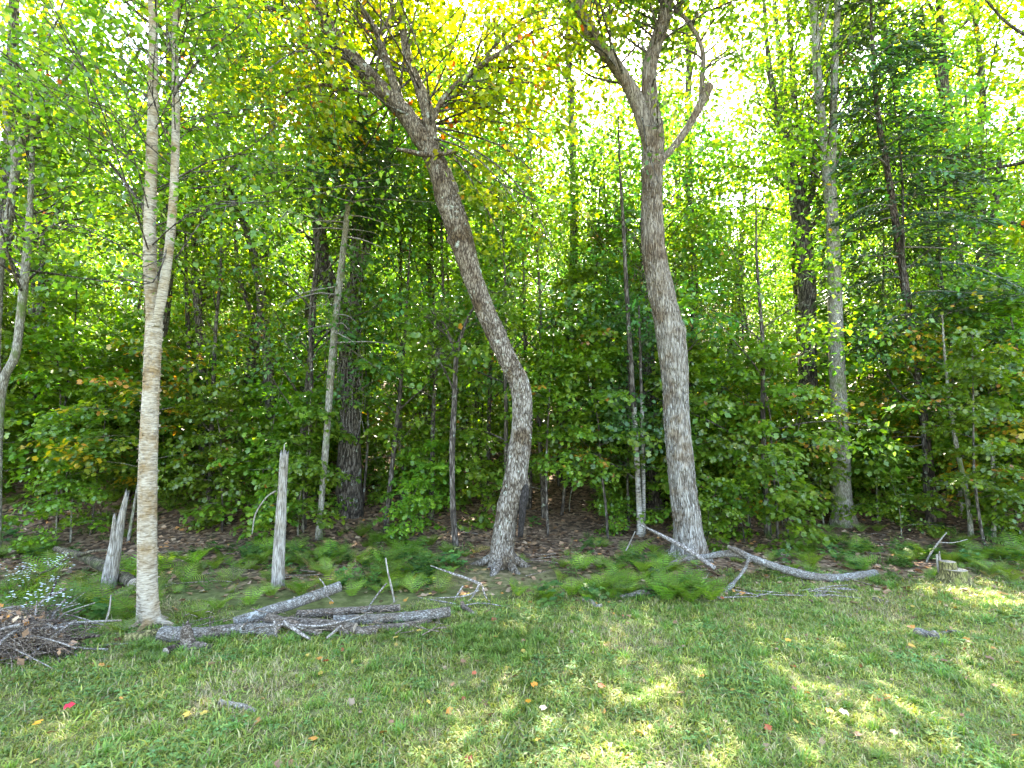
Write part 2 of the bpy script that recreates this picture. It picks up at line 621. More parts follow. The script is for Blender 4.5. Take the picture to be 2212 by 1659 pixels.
P_CANOPY = pal([(0.10, 0.17, 0.014), (0.075, 0.145, 0.014), (0.14, 0.195, 0.016), (0.055, 0.115, 0.014), (0.19, 0.2, 0.02), (0.36, 0.17, 0.02)], [3, 3, 2.2, 2, .5, .1])
P_UNDER = pal([(0.11, 0.19, 0.016), (0.08, 0.16, 0.016), (0.14, 0.215, 0.016), (0.15, 0.205, 0.02), (0.34, 0.16, 0.02)], [3, 3, 2, .6, .06])
P_GOLD = pal([(0.27, 0.32, 0.015), (0.18, 0.26, 0.015), (0.38, 0.35, 0.015), (0.48, 0.26, 0.02), (0.5, 0.13, 0.02), (0.11, 0.19, 0.015)], [3, 3.2, 2, .3, .1, 1.8])
P_AUTUMN = pal([(0.42, 0.30, 0.02), (0.42, 0.2, 0.025), (0.2, 0.24, 0.02), (0.085, 0.16, 0.016), (0.06, 0.135, 0.016)], [.8, .45, 1.2, 2.6, 2.6])
P_YELLOW = pal([(0.5, 0.38, 0.01), (0.42, 0.34, 0.015), (0.25, 0.28, 0.02)], [3, 2, 1])
P_BLUE = pal([(0.065, 0.165, 0.045), (0.055, 0.145, 0.035), (0.085, 0.18, 0.045)], [1, 1, 1])
P_NEEDLE = pal([(0.035, 0.08, 0.026), (0.028, 0.065, 0.024), (0.05, 0.10, 0.03)], [1, 1, 1])


def sprays(g, cen, outdir, n_leaf, radius, size, palette, flat=0.12, jn=0.35, droop=0.25, shape='simple', mixspray=0.55, tilt=0.35):
    """cen (m,3) spray centres; each becomes a flat layered fan of leaves"""
    m = len(cen)
    N_ = m * n_leaf
    nrm = norm(np.array([0, 0, 1.0]) + tilt * g.normal(size=(m, 3)) * np.array([1, 1, 0.3]) + 0.25 * outdir)
    u = norm(np.cross(nrm, rand_dirs(m, g)))
    w = np.cross(nrm, u)
    a = g.random((m, n_leaf)) * 2 * math.pi
    rr = radius[:, None] * np.sqrt(g.random((m, n_leaf)))
    off = u[:, None] * (rr * np.cos(a))[..., None] + w[:, None] * (rr * 0.75 * np.sin(a))[..., None]
    off += nrm[:, None] * (g.normal(size=(m, n_leaf)) * flat * radius[:, None])[..., None]
    off[..., 2] -= 0.25 * (rr ** 2) / np.maximum(radius[:, None], 0.01)
    c = (cen[:, None] + off).reshape(-1, 3)
    d = norm(off / np.maximum(np.linalg.norm(off, axis=-1, keepdims=True), 1e-6) + 0.7 * g.normal(size=(m, n_leaf, 3)) + np.array([0, 0, -droop])).reshape(-1, 3)
    nn = (nrm[:, None] + jn * g.normal(size=(m, n_leaf, 3))).reshape(-1, 3)
    sz = size * (0.65 + 0.6 * g.random(N_))
    C, wt = palette
    sc = C[g.choice(len(C), m, p=wt)]
    lc = C[g.choice(len(C), N_, p=wt)]
    pick = g.random(N_) < mixspray
    col = np.where(pick[:, None], np.repeat(sc, n_leaf, 0), lc)
    col = col * (0.75 + 0.5 * g.random((N_, 1)))
    return leaf_arrays(c, d, nn, sz, col, shape)


def interp(poly, t):
    n = len(poly) - 1
    f = np.clip(t, 0, 0.9999) * n
    i = int(f)
    return poly[i] * (1 - (f - i)) + poly[i + 1] * (f - i)


def open_front(g, arr, tp, limbs, keep, shape='lobed', rad=.26):
    """thin the leaves that hang close around the limbs, so the wood shows as it does on a maple"""
    v, f, c = arr
    cen = v[f].mean(1)
    near = np.zeros(len(f), bool)
    for lp in [tp] + [l[0] for l in limbs]:
        q = catmull(lp, 3)
        for p in q:
            if p[2] > 12:
                continue
            d = cen - p
            near |= (np.hypot(d[:, 0], d[:, 2]) < rad) & (d[:, 1] < .1) & (d[:, 1] > -2.2)
    k = len(LEAF[shape][1])
    r_ = np.repeat(g.random(len(f) // k + 1) > keep, k)[:len(f)]
    return v, f[~(near & r_)], c


def sub_branches(g, limb, r0, n, length, flatness=0.35, tmin=0.25, up=0.12, out_bias=0.8):
    """returns list of (poly, radii)"""
    res = []
    limb = np.asarray(limb)
    axis = norm(limb[-1] - limb[0])
    for k in range(n):
        t = tmin + (1 - tmin) * (k + g.random()) / n
        p0 = interp(limb, t)
        loc = norm(interp(limb, min(t + 0.08, 0.999)) - interp(limb, max(t - 0.08, 0)))
        d = rand_dirs(1, g)[0]
        d = d - loc * np.dot(d, loc)
        d[2] *= flatness
        d = norm(norm(d) * out_bias + loc * 0.55 + np.array([0, 0, up]))
        ln = length * (0.55 + 0.7 * g.random()) * (1.15 - 0.55 * t)
        pts = [p0]
        for j in range(4):
            d = norm(d + 0.2 * g.normal(size=3) + np.array([0, 0, 0.03 - 0.05 * j]))
            pts.append(pts[-1] + d * ln / 4)
        rb = r0 * (1 - 0.75 * t) * 0.42
        res.append((np.array(pts), np.array([rb, rb * 0.75, rb * 0.55, rb * 0.35, rb * 0.15])))
    return res


def crown_from(g, subs, per, n_leaf, rad, size, palette, shape='simple', tw=None, jit=0.25, **kw):
    cen, od = [], []
    for poly, rr in subs:
        for k in range(per):
            t = 0.25 + 0.75 * (k + g.random()) / per
            p = interp(poly, t)
            j = g.normal(size=3) * jit * np.array([1, 1, 0.6])
            cen.append(p + j)
            od.append(norm(poly[-1] - poly[0]))
            if tw is not None:
                b0 = interp(poly, max(t - 0.15, 0))
                tw.add(np.array([b0, (b0 + p + j) / 2 + g.normal(size=3) * 0.03, p + j]), [0.006, 0.0045, 0.002], seg=3, n_per=1, cap=False)
    cen = np.array(cen)
    od = np.array(od)
    radius = rad * (0.6 + 0.7 * g.random(len(cen)))
    return sprays(g, cen, od, n_leaf, radius, size, palette, shape=shape, **kw)


# ------------------------------------------------------------------ terrain
def axis_pts(segs):
    out = []
    for a, b, s in segs:
        out.append(np.arange(a, b, s))
    out.append(np.array([segs[-1][1]]))
    return np.concatenate(out)


gx = axis_pts([(-220, -60, 10), (-60, -14, 1.5), (-14, 14, 0.16), (14, 60, 1.5), (60, 220, 10)])
gy = axis_pts([(-120, -20, 10), (-20, 0, 1.0), (0, 16, 0.14), (16, 40, 0.6), (40, 100, 2), (100, 320, 10)])
XX, YY = np.meshgrid(gx, gy)
ZZ = G(XX, YY)
nv = len(gx)
ii = np.arange(len(gy) * nv).reshape(len(gy), nv)
qs = np.stack([ii[:-1, :-1], ii[:-1, 1:], ii[1:, 1:], ii[1:, :-1]], -1).reshape(-1, 4)
ground = obj('ground', mesh_np('ground', np.stack([XX, YY, ZZ], -1).reshape(-1, 3), [qs], M['ground'], smooth=True))
tag(ground, 'lawn rising into a wooded slope strewn with brown leaves', 'ground', kind='structure')


# ------------------------------------------------------------------ the traced trees
def trunk_path(trace, yw, ybase=None):
    """trace: list of (X, Y, width_px[, dy])"""
    pts, rad = [], []
    for tpl in trace:
        X, Y, w = tpl[:3]
        dy = tpl[3] if len(tpl) > 3 else 0
        pts.append(at(X, Y, yw + dy))
        rad.append(w / 2 * depth(Y, yw + dy) / F)
    return np.array(pts), np.array(rad)


def base_y(X, Y):
    return float(on_ground(X, Y)[1])


STEMS = []


def traced_tree(name, label, cat, trunk, limbs, mat, seg=28, n_per=14, disp=None, limb_disp=None, yw=None, sink=0.15):
    """returns (root, trunk_poly, list of (poly, rad)) ; limbs are parts of their own"""
    y0 = yw if yw else base_y(trunk[0][0], trunk[0][1])
    pts, rad = trunk_path(trunk, y0)
    loc = np.array([pts[0][0], y0, gz(pts[0][0], y0)])
    pts = np.vstack([[pts[0][0], pts[0][1], min(loc[2], pts[0][2]) - sink], pts])
    rad = np.concatenate([[rad[0] * 1.05], rad])
    STEMS.append(([(t_[0], t_[1], t_[2]) for l_ in ([trunk] + (limbs[:1] if name in ('grey_tree', 'old_maple') else [])) for t_ in l_], y0, {'grey_tree': 2.0, 'old_maple': 1.4, 'maple_tree': 1.2}.get(name, 1.0)))
    root = thing(name, label, cat, loc)
    tb = Tubes()
    tb.add(pts, rad, seg=seg, n_per=n_per, disp=disp)
    obj('trunk', tb.mesh('trunk', mat, loc), root)
    out = []
    for lt in limbs:
        lp, lr = trunk_path(lt, y0)
        tb = Tubes()
        tb.add(lp, lr, seg=max(8, int(seg * 0.6)), n_per=max(4, n_per // 2), disp=limb_disp or disp)
        obj('limb', tb.mesh('limb', M['bark_dark'] if (name == 'white_birch' and len(out) != 1) else mat, loc), root)
        out.append((lp, lr))
    return root, loc, (pts, rad), out


SUNH = np.array([math.sin(R(SUN_AZ)), math.cos(R(SUN_AZ))])
TAN = math.tan(R(SUN_EL))
GAPS = [(1180, 1362, .42), (1290, 1345, .42), (1060, 1372, .25), (1380, 1330, .35), (1360, 1480, .3), (1330, 1400, .2), (1620, 1300, .22), (2010, 1275, .3), (2130, 1290, .3), (1900, 1270, .2), (230, 1640, .3), (60, 1600, .22), (1500, 1440, .14), (700, 1420, .16)]
GAPS = [(on_ground(a, b), r_) for a, b, r_ in GAPS]


def sun_gaps(v, f, c):
    """openings in the crowns through which the sun reaches the lawn"""
    cen = v[f].mean(1)
    cut = np.zeros(len(f), bool)
    Sv = np.array(S)
    for p, r_ in GAPS:
        w = cen - p
        a = w @ Sv
        cut |= np.linalg.norm(w - a[:, None] * Sv, axis=1) < r_
    return v, f[~cut], c


def height_limit(x, y, z):
    lim = 99.0
    for cx, cy_, lat_w, h0, k in ((-0.6, 7.0, 4.5, 7.0, .9), (0.9, 5.1, 1.0, -.3, .95)):
        vx, vy = x - cx, y - cy_
        al = vx * SUNH[0] + vy * SUNH[1]
        la = abs(vx * SUNH[1] - vy * SUNH[0])
        if la < lat_w and al > 0:
            lim = min(lim, h0 + al * TAN * k - z)
    return lim


def add_crown(root, loc, subs, arrays, mat_b, mat_l, tw=None, seg=5):
    tb = tw or Tubes()
    for p, r in subs:
        tb.add(p, r, seg=seg, n_per=2, cap=False)
    tag(obj('branches', tb.mesh('branches', mat_b, loc), root), kind='stuff')
    v, f, c = sun_gaps(*arrays)
    obj('crown', mesh_np('crown', v - loc, [f], mat_l, cols=c), root)


# 1. forked birch, left
g = np.random.default_rng(21)
yb = base_y(322, 1352)
disp_b = bark_disp(0.012, 9, 40, 0.05, flare=(0.0, 0.12, 0.22), seed=5, ridge=False)
birch, bl, (btp, btr), blimbs = traced_tree(
    'birch_tree', 'pale birch with curling bark, forked high up, standing by the log pile', 'tree',
    [(322, 1352, 42), (319, 1290, 39), (318, 1150, 36), (320, 1000, 35), (326, 850, 32), (331, 740, 32), (333, 680, 31), (327, 620, 26), (324, 560, 25), (324, 470, 23), (328, 330, 21), (331, 200, 19), (331, 60, 17), (328, -120, 16, 0.2), (320, -500, 13, 0.4), (310, -1100, 8, 0.6)],
    [[(337, 705, 14, -0.03), (348, 650, 19, -0.05), (361, 570, 18, -0.05), (370, 490, 17, 0), (377, 380, 16, 0), (380, 250, 15, 0.1), (379, 100, 13, 0.2), (385, -80, 12, 0.3), (400, -500, 9, 0.3), (420, -900, 4, 0.3)]],
    M['bark_birch'], seg=36, n_per=22, disp=disp_b, limb_disp=bark_disp(0.012, 9, 40, 0.05, seed=6, ridge=False), yw=yb)
cv, cf, n0 = [], [], 0
pr = catmull(np.hstack([btp, btr[:, None]]), 10)
for k in range(520):
    i = g.integers(3, int(len(pr) * 0.8))
    p, r = pr[i, :3] + (pr[i + 1, :3] - pr[i, :3]) * g.random(), pr[i, 3]
    a = g.random() * 6.28
    h = 0.006 + 0.014 * g.random()
    ln = 0.012 + 0.03 * g.random()
    for j in range(4):
        aa = a + ln / r * j / 3
        lift = (0.0 if j == 0 else 0.004 * j * (0.5 + g.random()))
        dd = np.array([math.cos(aa), math.sin(aa), 0])
        base = p + dd * (r * 1.01 + lift)
        cv += [base, base + np.array([0, 0, h])]
    for j in range(3):
        cf.append([n0 + 2 * j, n0 + 2 * j + 2, n0 + 2 * j + 3, n0 + 2 * j + 1])
    n0 += 8
tag(obj('bark_curls', mesh_np('bark_curls', np.array(cv) - bl, [np.array(cf)], M['bark_birch']), birch), kind='stuff')
top = pr[int(len(pr) * 0.5):, :3]
subs = sub_branches(g, pr[int(len(pr) * 0.55):, :3], 0.02, 40, 2.5, tmin=0.0, flatness=0.4) + sub_branches(g, blimbs[0][0][3:], 0.02, 28, 2.1, tmin=0.1)
tw = Tubes()
for tr in ([(325, 470, 8), (290, 420, 7), (235, 350, 6), (180, 290, 4, -.3), (120, 255, 2, -.5)], [(372, 390, 5), (450, 350, 4), (520, 330, 3), (600, 270, 2)], [(378, 560, 4), (420, 500, 3), (470, 430, 2)], [(370, 500, 4, 0), (330, 610, 3, -.2), (240, 590, 2, -.3)], [(376, 200, 7), (430, 130, 5), (500, 70, 3), (560, 20, 2)]):
    p, r = trunk_path(tr, yb)
    subs.append((catmull(p, 2), np.interp(np.linspace(0, 1, len(catmull(p, 2))), np.linspace(0, 1, len(r)), r)))
P_BIRCH = pal([(0.10, 0.165, 0.018), (0.075, 0.14, 0.018), (0.15, 0.19, 0.02), (0.055, 0.11, 0.018), (0.40, 0.2, 0.02)], [3, 3, 2, 2, .12])
arr = crown_from(g, subs, 7, 28, 0.42, 0.066, P_BIRCH, shape='simple', tw=tw, jn=0.4, flat=0.12, tilt=.25)
arr = open_front(g, arr, btp, blimbs, .2, 'simple', .2)
add_crown(birch, bl, subs, arr, M['bark_dark'], M['leaf'], tw)

# 2. crooked maple, centre
g = np.random.default_rng(22)
yc = base_y(1086, 1222)
crook, cl_, (ctp, ctr), climbs = traced_tree(
    'crooked_maple', 'large crooked maple with an S-bent trunk and dark hollow near its base', 'tree',
    [(1084, 1222, 56), (1086, 1180, 50), (1096, 1110, 47), (1112, 1045, 47), (1124, 960, 45), (1129, 890, 41), (1122, 830, 43), (1098, 780, 42), (1068, 715, 41), (1040, 650, 40), (1013, 575, 44), (990, 495, 52), (972, 440, 52), (950, 370, 44), (926, 322, 40), (900, 283, 36), (868, 238, 35), (815, 185, 33), (765, 130, 32), (722, 75, 29), (682, 12, 27), (640, -70, 24), (600, -190, 20, -0.3), (560, -380, 15, -0.6), (540, -700, 8, -.8)],
    [[(938, 335, 24), (930, 275, 27), (920, 225, 26), (898, 170, 22), (884, 132, 20), (870, 60, 17, .2), (866, -40, 14, .3), (880, -260, 10, .5), (900, -500, 5, .7)],
     [(872, 250, 18), (858, 200, 18), (840, 150, 17), (828, 112, 16), (817, 75, 15), (800, 45, 12), (775, 10, 12), (755, -40, 10), (720, -200, 8), (700, -400, 4)],
     [(818, 80, 12), (836, 52, 11), (847, 20, 9), (849, -20, 8), (880, -160, 5, -.4)],
     [(937, 262, 10), (950, 225, 11), (985, 183, 11), (1040, 140, 9), (1095, 104, 7), (1150, 70, 5, .2), (1210, 50, 3, .4)],
     [(935, 336, 13, -.1), (905, 332, 12, -.25), (880, 326, 10, -.35), (858, 322, 6, -.45)],
     [(925, 326, 12, -.05), (955, 332, 11, -.2), (988, 324, 9, -.3)],
     [(795, 205, 9), (745, 193, 8), (700, 183, 7, -.2), (640, 192, 5, -.4), (590, 215, 2, -.5)],
     [(672, 40, 12), (620, 22, 10), (560, 18, 9, -.3), (500, 12, 7, -.5), (430, -15, 5, -.7)]],
    M['bark_maple'], seg=44, n_per=16, disp=bark_disp(0.07, 15, 3.0, 0.13, flare=(0.0, 0.16, 0.42), seed=9, bumps=[(at(1138, 1048, yc), .09, .35), (at(965, 522, yc), .05, .6), (at(1100, 778, yc), .06, .3), (at(1128, 838, yc - .1), .05, .3), (at(995, 400, yc - .05), .08, .25), (at(1062, 650, yc - .1), .05, .3), (at(1118, 930, yc - .15), .04, .25)]), yw=yc)
# hollow: a near-black tube low on the right flank stands for the cavity
hp = at(1131, 1062, yc - 0.04)
hb = Tubes()
hb.add(np.array([at(1124, 1160, yc - .10), at(1129, 1100, yc - .11), at(1134, 1062, yc - .08), at(1130, 1035, yc - .06)]), [0.03, 0.045, 0.055, 0.02], seg=14, n_per=6, disp=bark_disp(0.12, 16, 5, 0.2, seed=30))
obj('hollow', hb.mesh('hollow', M['hollow_dark'], cl_), crook)
bark_plates(crook, cl_, ctp, ctr, g, 1500, .014, .05, M['bark_maple'], .006)
tw = Tubes()
subs = []
lim_all = [catmull(np.array(ctp[17:]), 4)] + [catmull(p, 4) for p, r in climbs[:4]] + [catmull(p, 4) for p, r in climbs[6:]]
for lp, n_, ln in zip(lim_all, (38, 28, 26, 12, 26, 14, 20), (2.6, 2.6, 2.4, 1.6, 1.7, 1.2, 1.8)):
    subs += sub_branches(g, lp, 0.05, n_, ln, tmin=0.08, flatness=0.5)
for tr in ([(940, 275, 5), (1010, 290, 4), (1090, 320, 4), (1150, 370, 3), (1185, 420, 2)], [(940, 300, 5, -.2), (1000, 320, 4, -.4), (1060, 370, 3, -.6), (1120, 440, 2, -.7)], [(965, 215, 4), (1040, 225, 3), (1110, 262, 3), (1170, 300, 2)], [(985, 185, 4, -.2), (1050, 190, 3, -.3), (1120, 200, 2, -.4)], [(935, 270, 5, .2), (1040, 260, 4, .4), (1150, 280, 3, .6), (1215, 320, 2, .7)], [(985, 183, 5, .1), (1060, 150, 5, .4), (1150, 150, 4, .8), (1230, 190, 3, 1.0), (1260, 240, 2, 1.1)], [(1040, 140, 5, .1), (1100, 60, 5, .3), (1180, 20, 4, .5), (1260, 10, 2, .6)], [(930, 300, 4, .1), (1010, 350, 4, .5), (1090, 400, 3, .8), (1170, 440, 2, 1.0)], [(780, 150, 5, -.2), (700, 110, 5, -.5), (600, 100, 4, -.8), (520, 130, 2, -1)], [(850, 215, 4, .3), (780, 260, 4, .6), (700, 270, 3, .8), (620, 300, 2, 1.0)]):
  for rep_ in range(2):
    p, r = trunk_path(tr, yc)
    q = catmull(p, 2)
    if rep_:
        q = q + np.linspace(0, 1, len(q))[:, None] * g.normal(size=3) * .5
    subs.append((q, np.interp(np.linspace(0, 1, len(q)), np.linspace(0, 1, len(r)), r)))
arr = crown_from(g, subs, 4, 26, 0.40, 0.078, P_GOLD, shape='lobed', tw=tw, jn=0.35, flat=0.1, mixspray=0.6, tilt=.25)
arr = open_front(g, arr, ctp, climbs, .35)
add_crown(crook, cl_, subs, arr, M['bark_dark'], M['leaf'], tw)

# 3. straight silver maple, right of centre
g = np.random.default_rng(23)
ys = base_y(1487, 1205)
silv, sl_, (stp, strr), slimbs = traced_tree(
    'silver_maple', 'tall straight maple with shaggy silver bark, the thickest trunk in view', 'tree',
    [(1490, 1205, 66), (1487, 1160, 58), (1479, 1080, 54), (1470, 1000, 52), (1462, 920, 51), (1459, 850, 50), (1456, 790, 55), (1446, 715, 55), (1432, 650, 50), (1419, 590, 49), (1411, 530, 46), (1408, 460, 42), (1409, 390, 40), (1411, 330, 41), (1412, 280, 38), (1405, 225, 32), (1402, 165, 29), (1412, 110, 27), (1432, 50, 25), (1440, -10, 23), (1445, -120, 20), (1450, -320, 15, -.2), (1460, -650, 8, -.4)],
    [[(1405, 320, 28, -.03), (1392, 272, 30, -.04), (1380, 230, 30), (1356, 182, 29), (1325, 135, 27), (1293, 95, 26), (1267, 52, 25), (1248, 5, 23), (1225, -60, 20), (1190, -180, 16, -.3), (1150, -400, 9, -.6)],
     [(1424, 362, 12), (1436, 340, 14), (1460, 312, 15), (1486, 275, 16), (1508, 235, 17), (1522, 208, 20), (1530, 186, 22)],
     [(1514, 212, 9), (1517, 165, 10), (1519, 120, 10), (1506, 78, 10), (1480, 40, 9), (1455, 12, 8), (1440, -20, 7), (1400, -150, 4)]],
    M['bark_silver'], seg=48, n_per=16, disp=bark_disp(0.09, 24, 2.6, 0.08, flare=(0.0, 0.2, 0.36), seed=14, bumps=[(at(1474, 715, ys), .1, .22), (at(1450, 790, ys - .1), .06, .25), (at(1398, 640, ys), .08, .2), (at(1480, 1010, ys - .2), .07, .15)]), yw=ys)
bark_plates(silv, sl_, stp, strr, g, 2200, .013, .11, M['bark_silver'], .010)
tw = Tubes()
subs = []
lim_all = [catmull(np.array(stp[17:]), 4), catmull(slimbs[0][0][2:], 4), catmull(slimbs[2][0], 4)]
for lp, n_, ln in zip(lim_all, (46, 34, 16), (2.8, 2.8, 1.2)):
    subs += sub_branches(g, lp, 0.06, n_, ln, tmin=0.12, flatness=0.5)
for tr in ([(1405, 200, 5), (1420, 160, 4, -.3), (1470, 120, 3, -.5), (1510, 110, 2, -.6)], [(1385, 240, 3, -.1), (1400, 330, 3, -.25), (1425, 400, 2, -.3)], [(1425, 300, 4), (1420, 230, 3, -.4), (1440, 150, 3, -.6), (1480, 160, 2, -.7)]):
    p, r = trunk_path(tr, ys)
    q = catmull(p, 2)
    subs.append((q, np.interp(np.linspace(0, 1, len(q)), np.linspace(0, 1, len(r)), r)))
P_SILV = pal([(0.13, 0.18, 0.018), (0.08, 0.145, 0.018), (0.2, 0.21, 0.02), (0.055, 0.11, 0.018), (0.4, 0.26, 0.02)], [2, 3, 1.2, 2, .25])
arr = crown_from(g, subs, 4, 26, 0.40, 0.078, P_SILV, shape='lobed', tw=tw, jn=0.35, flat=0.1, tilt=.25)
arr = open_front(g, arr, stp, slimbs, .35)
add_crown(silv, sl_, subs, arr, M['bark_dark'], M['leaf'], tw)

for root_, loc_, r0_, mat_, sd_ in ((birch, bl, .085, M['bark_birch'], 1), (crook, cl_, .17, M['bark_maple'], 2), (silv, sl_, .165, M['bark_silver'], 3)):
    gr = np.random.default_rng(sd_)
    for k in range(6):
        a = k * 1.047 + gr.normal() * .25
        o = np.array([math.cos(a), math.sin(a), 0])
        L_ = r0_ * (1.5 + 1.6 * gr.random())
        pp = [loc_ + o * r0_ * .45 + [0, 0, r0_ * 1.25], loc_ + o * r0_ * .95 + [0, 0, r0_ * .45]]
        for t in (.5, 1.0):
            q = loc_ + o * (r0_ + L_ * t) + gr.normal(size=3) * r0_ * .15
            q[2] = gz(q[0], q[1]) + (.0 if t < .9 else -.13)
            pp.append(q)
        tb = Tubes()
        tb.add(np.array(pp), [r0_ * .3, r0_ * .36, r0_ * .24, r0_ * .12], seg=12, n_per=7, disp=bark_disp(.08, 20, 14, .2, seed=sd_ + k), cap=False)
        obj('root', tb.mesh('root', mat_, loc_), root_)

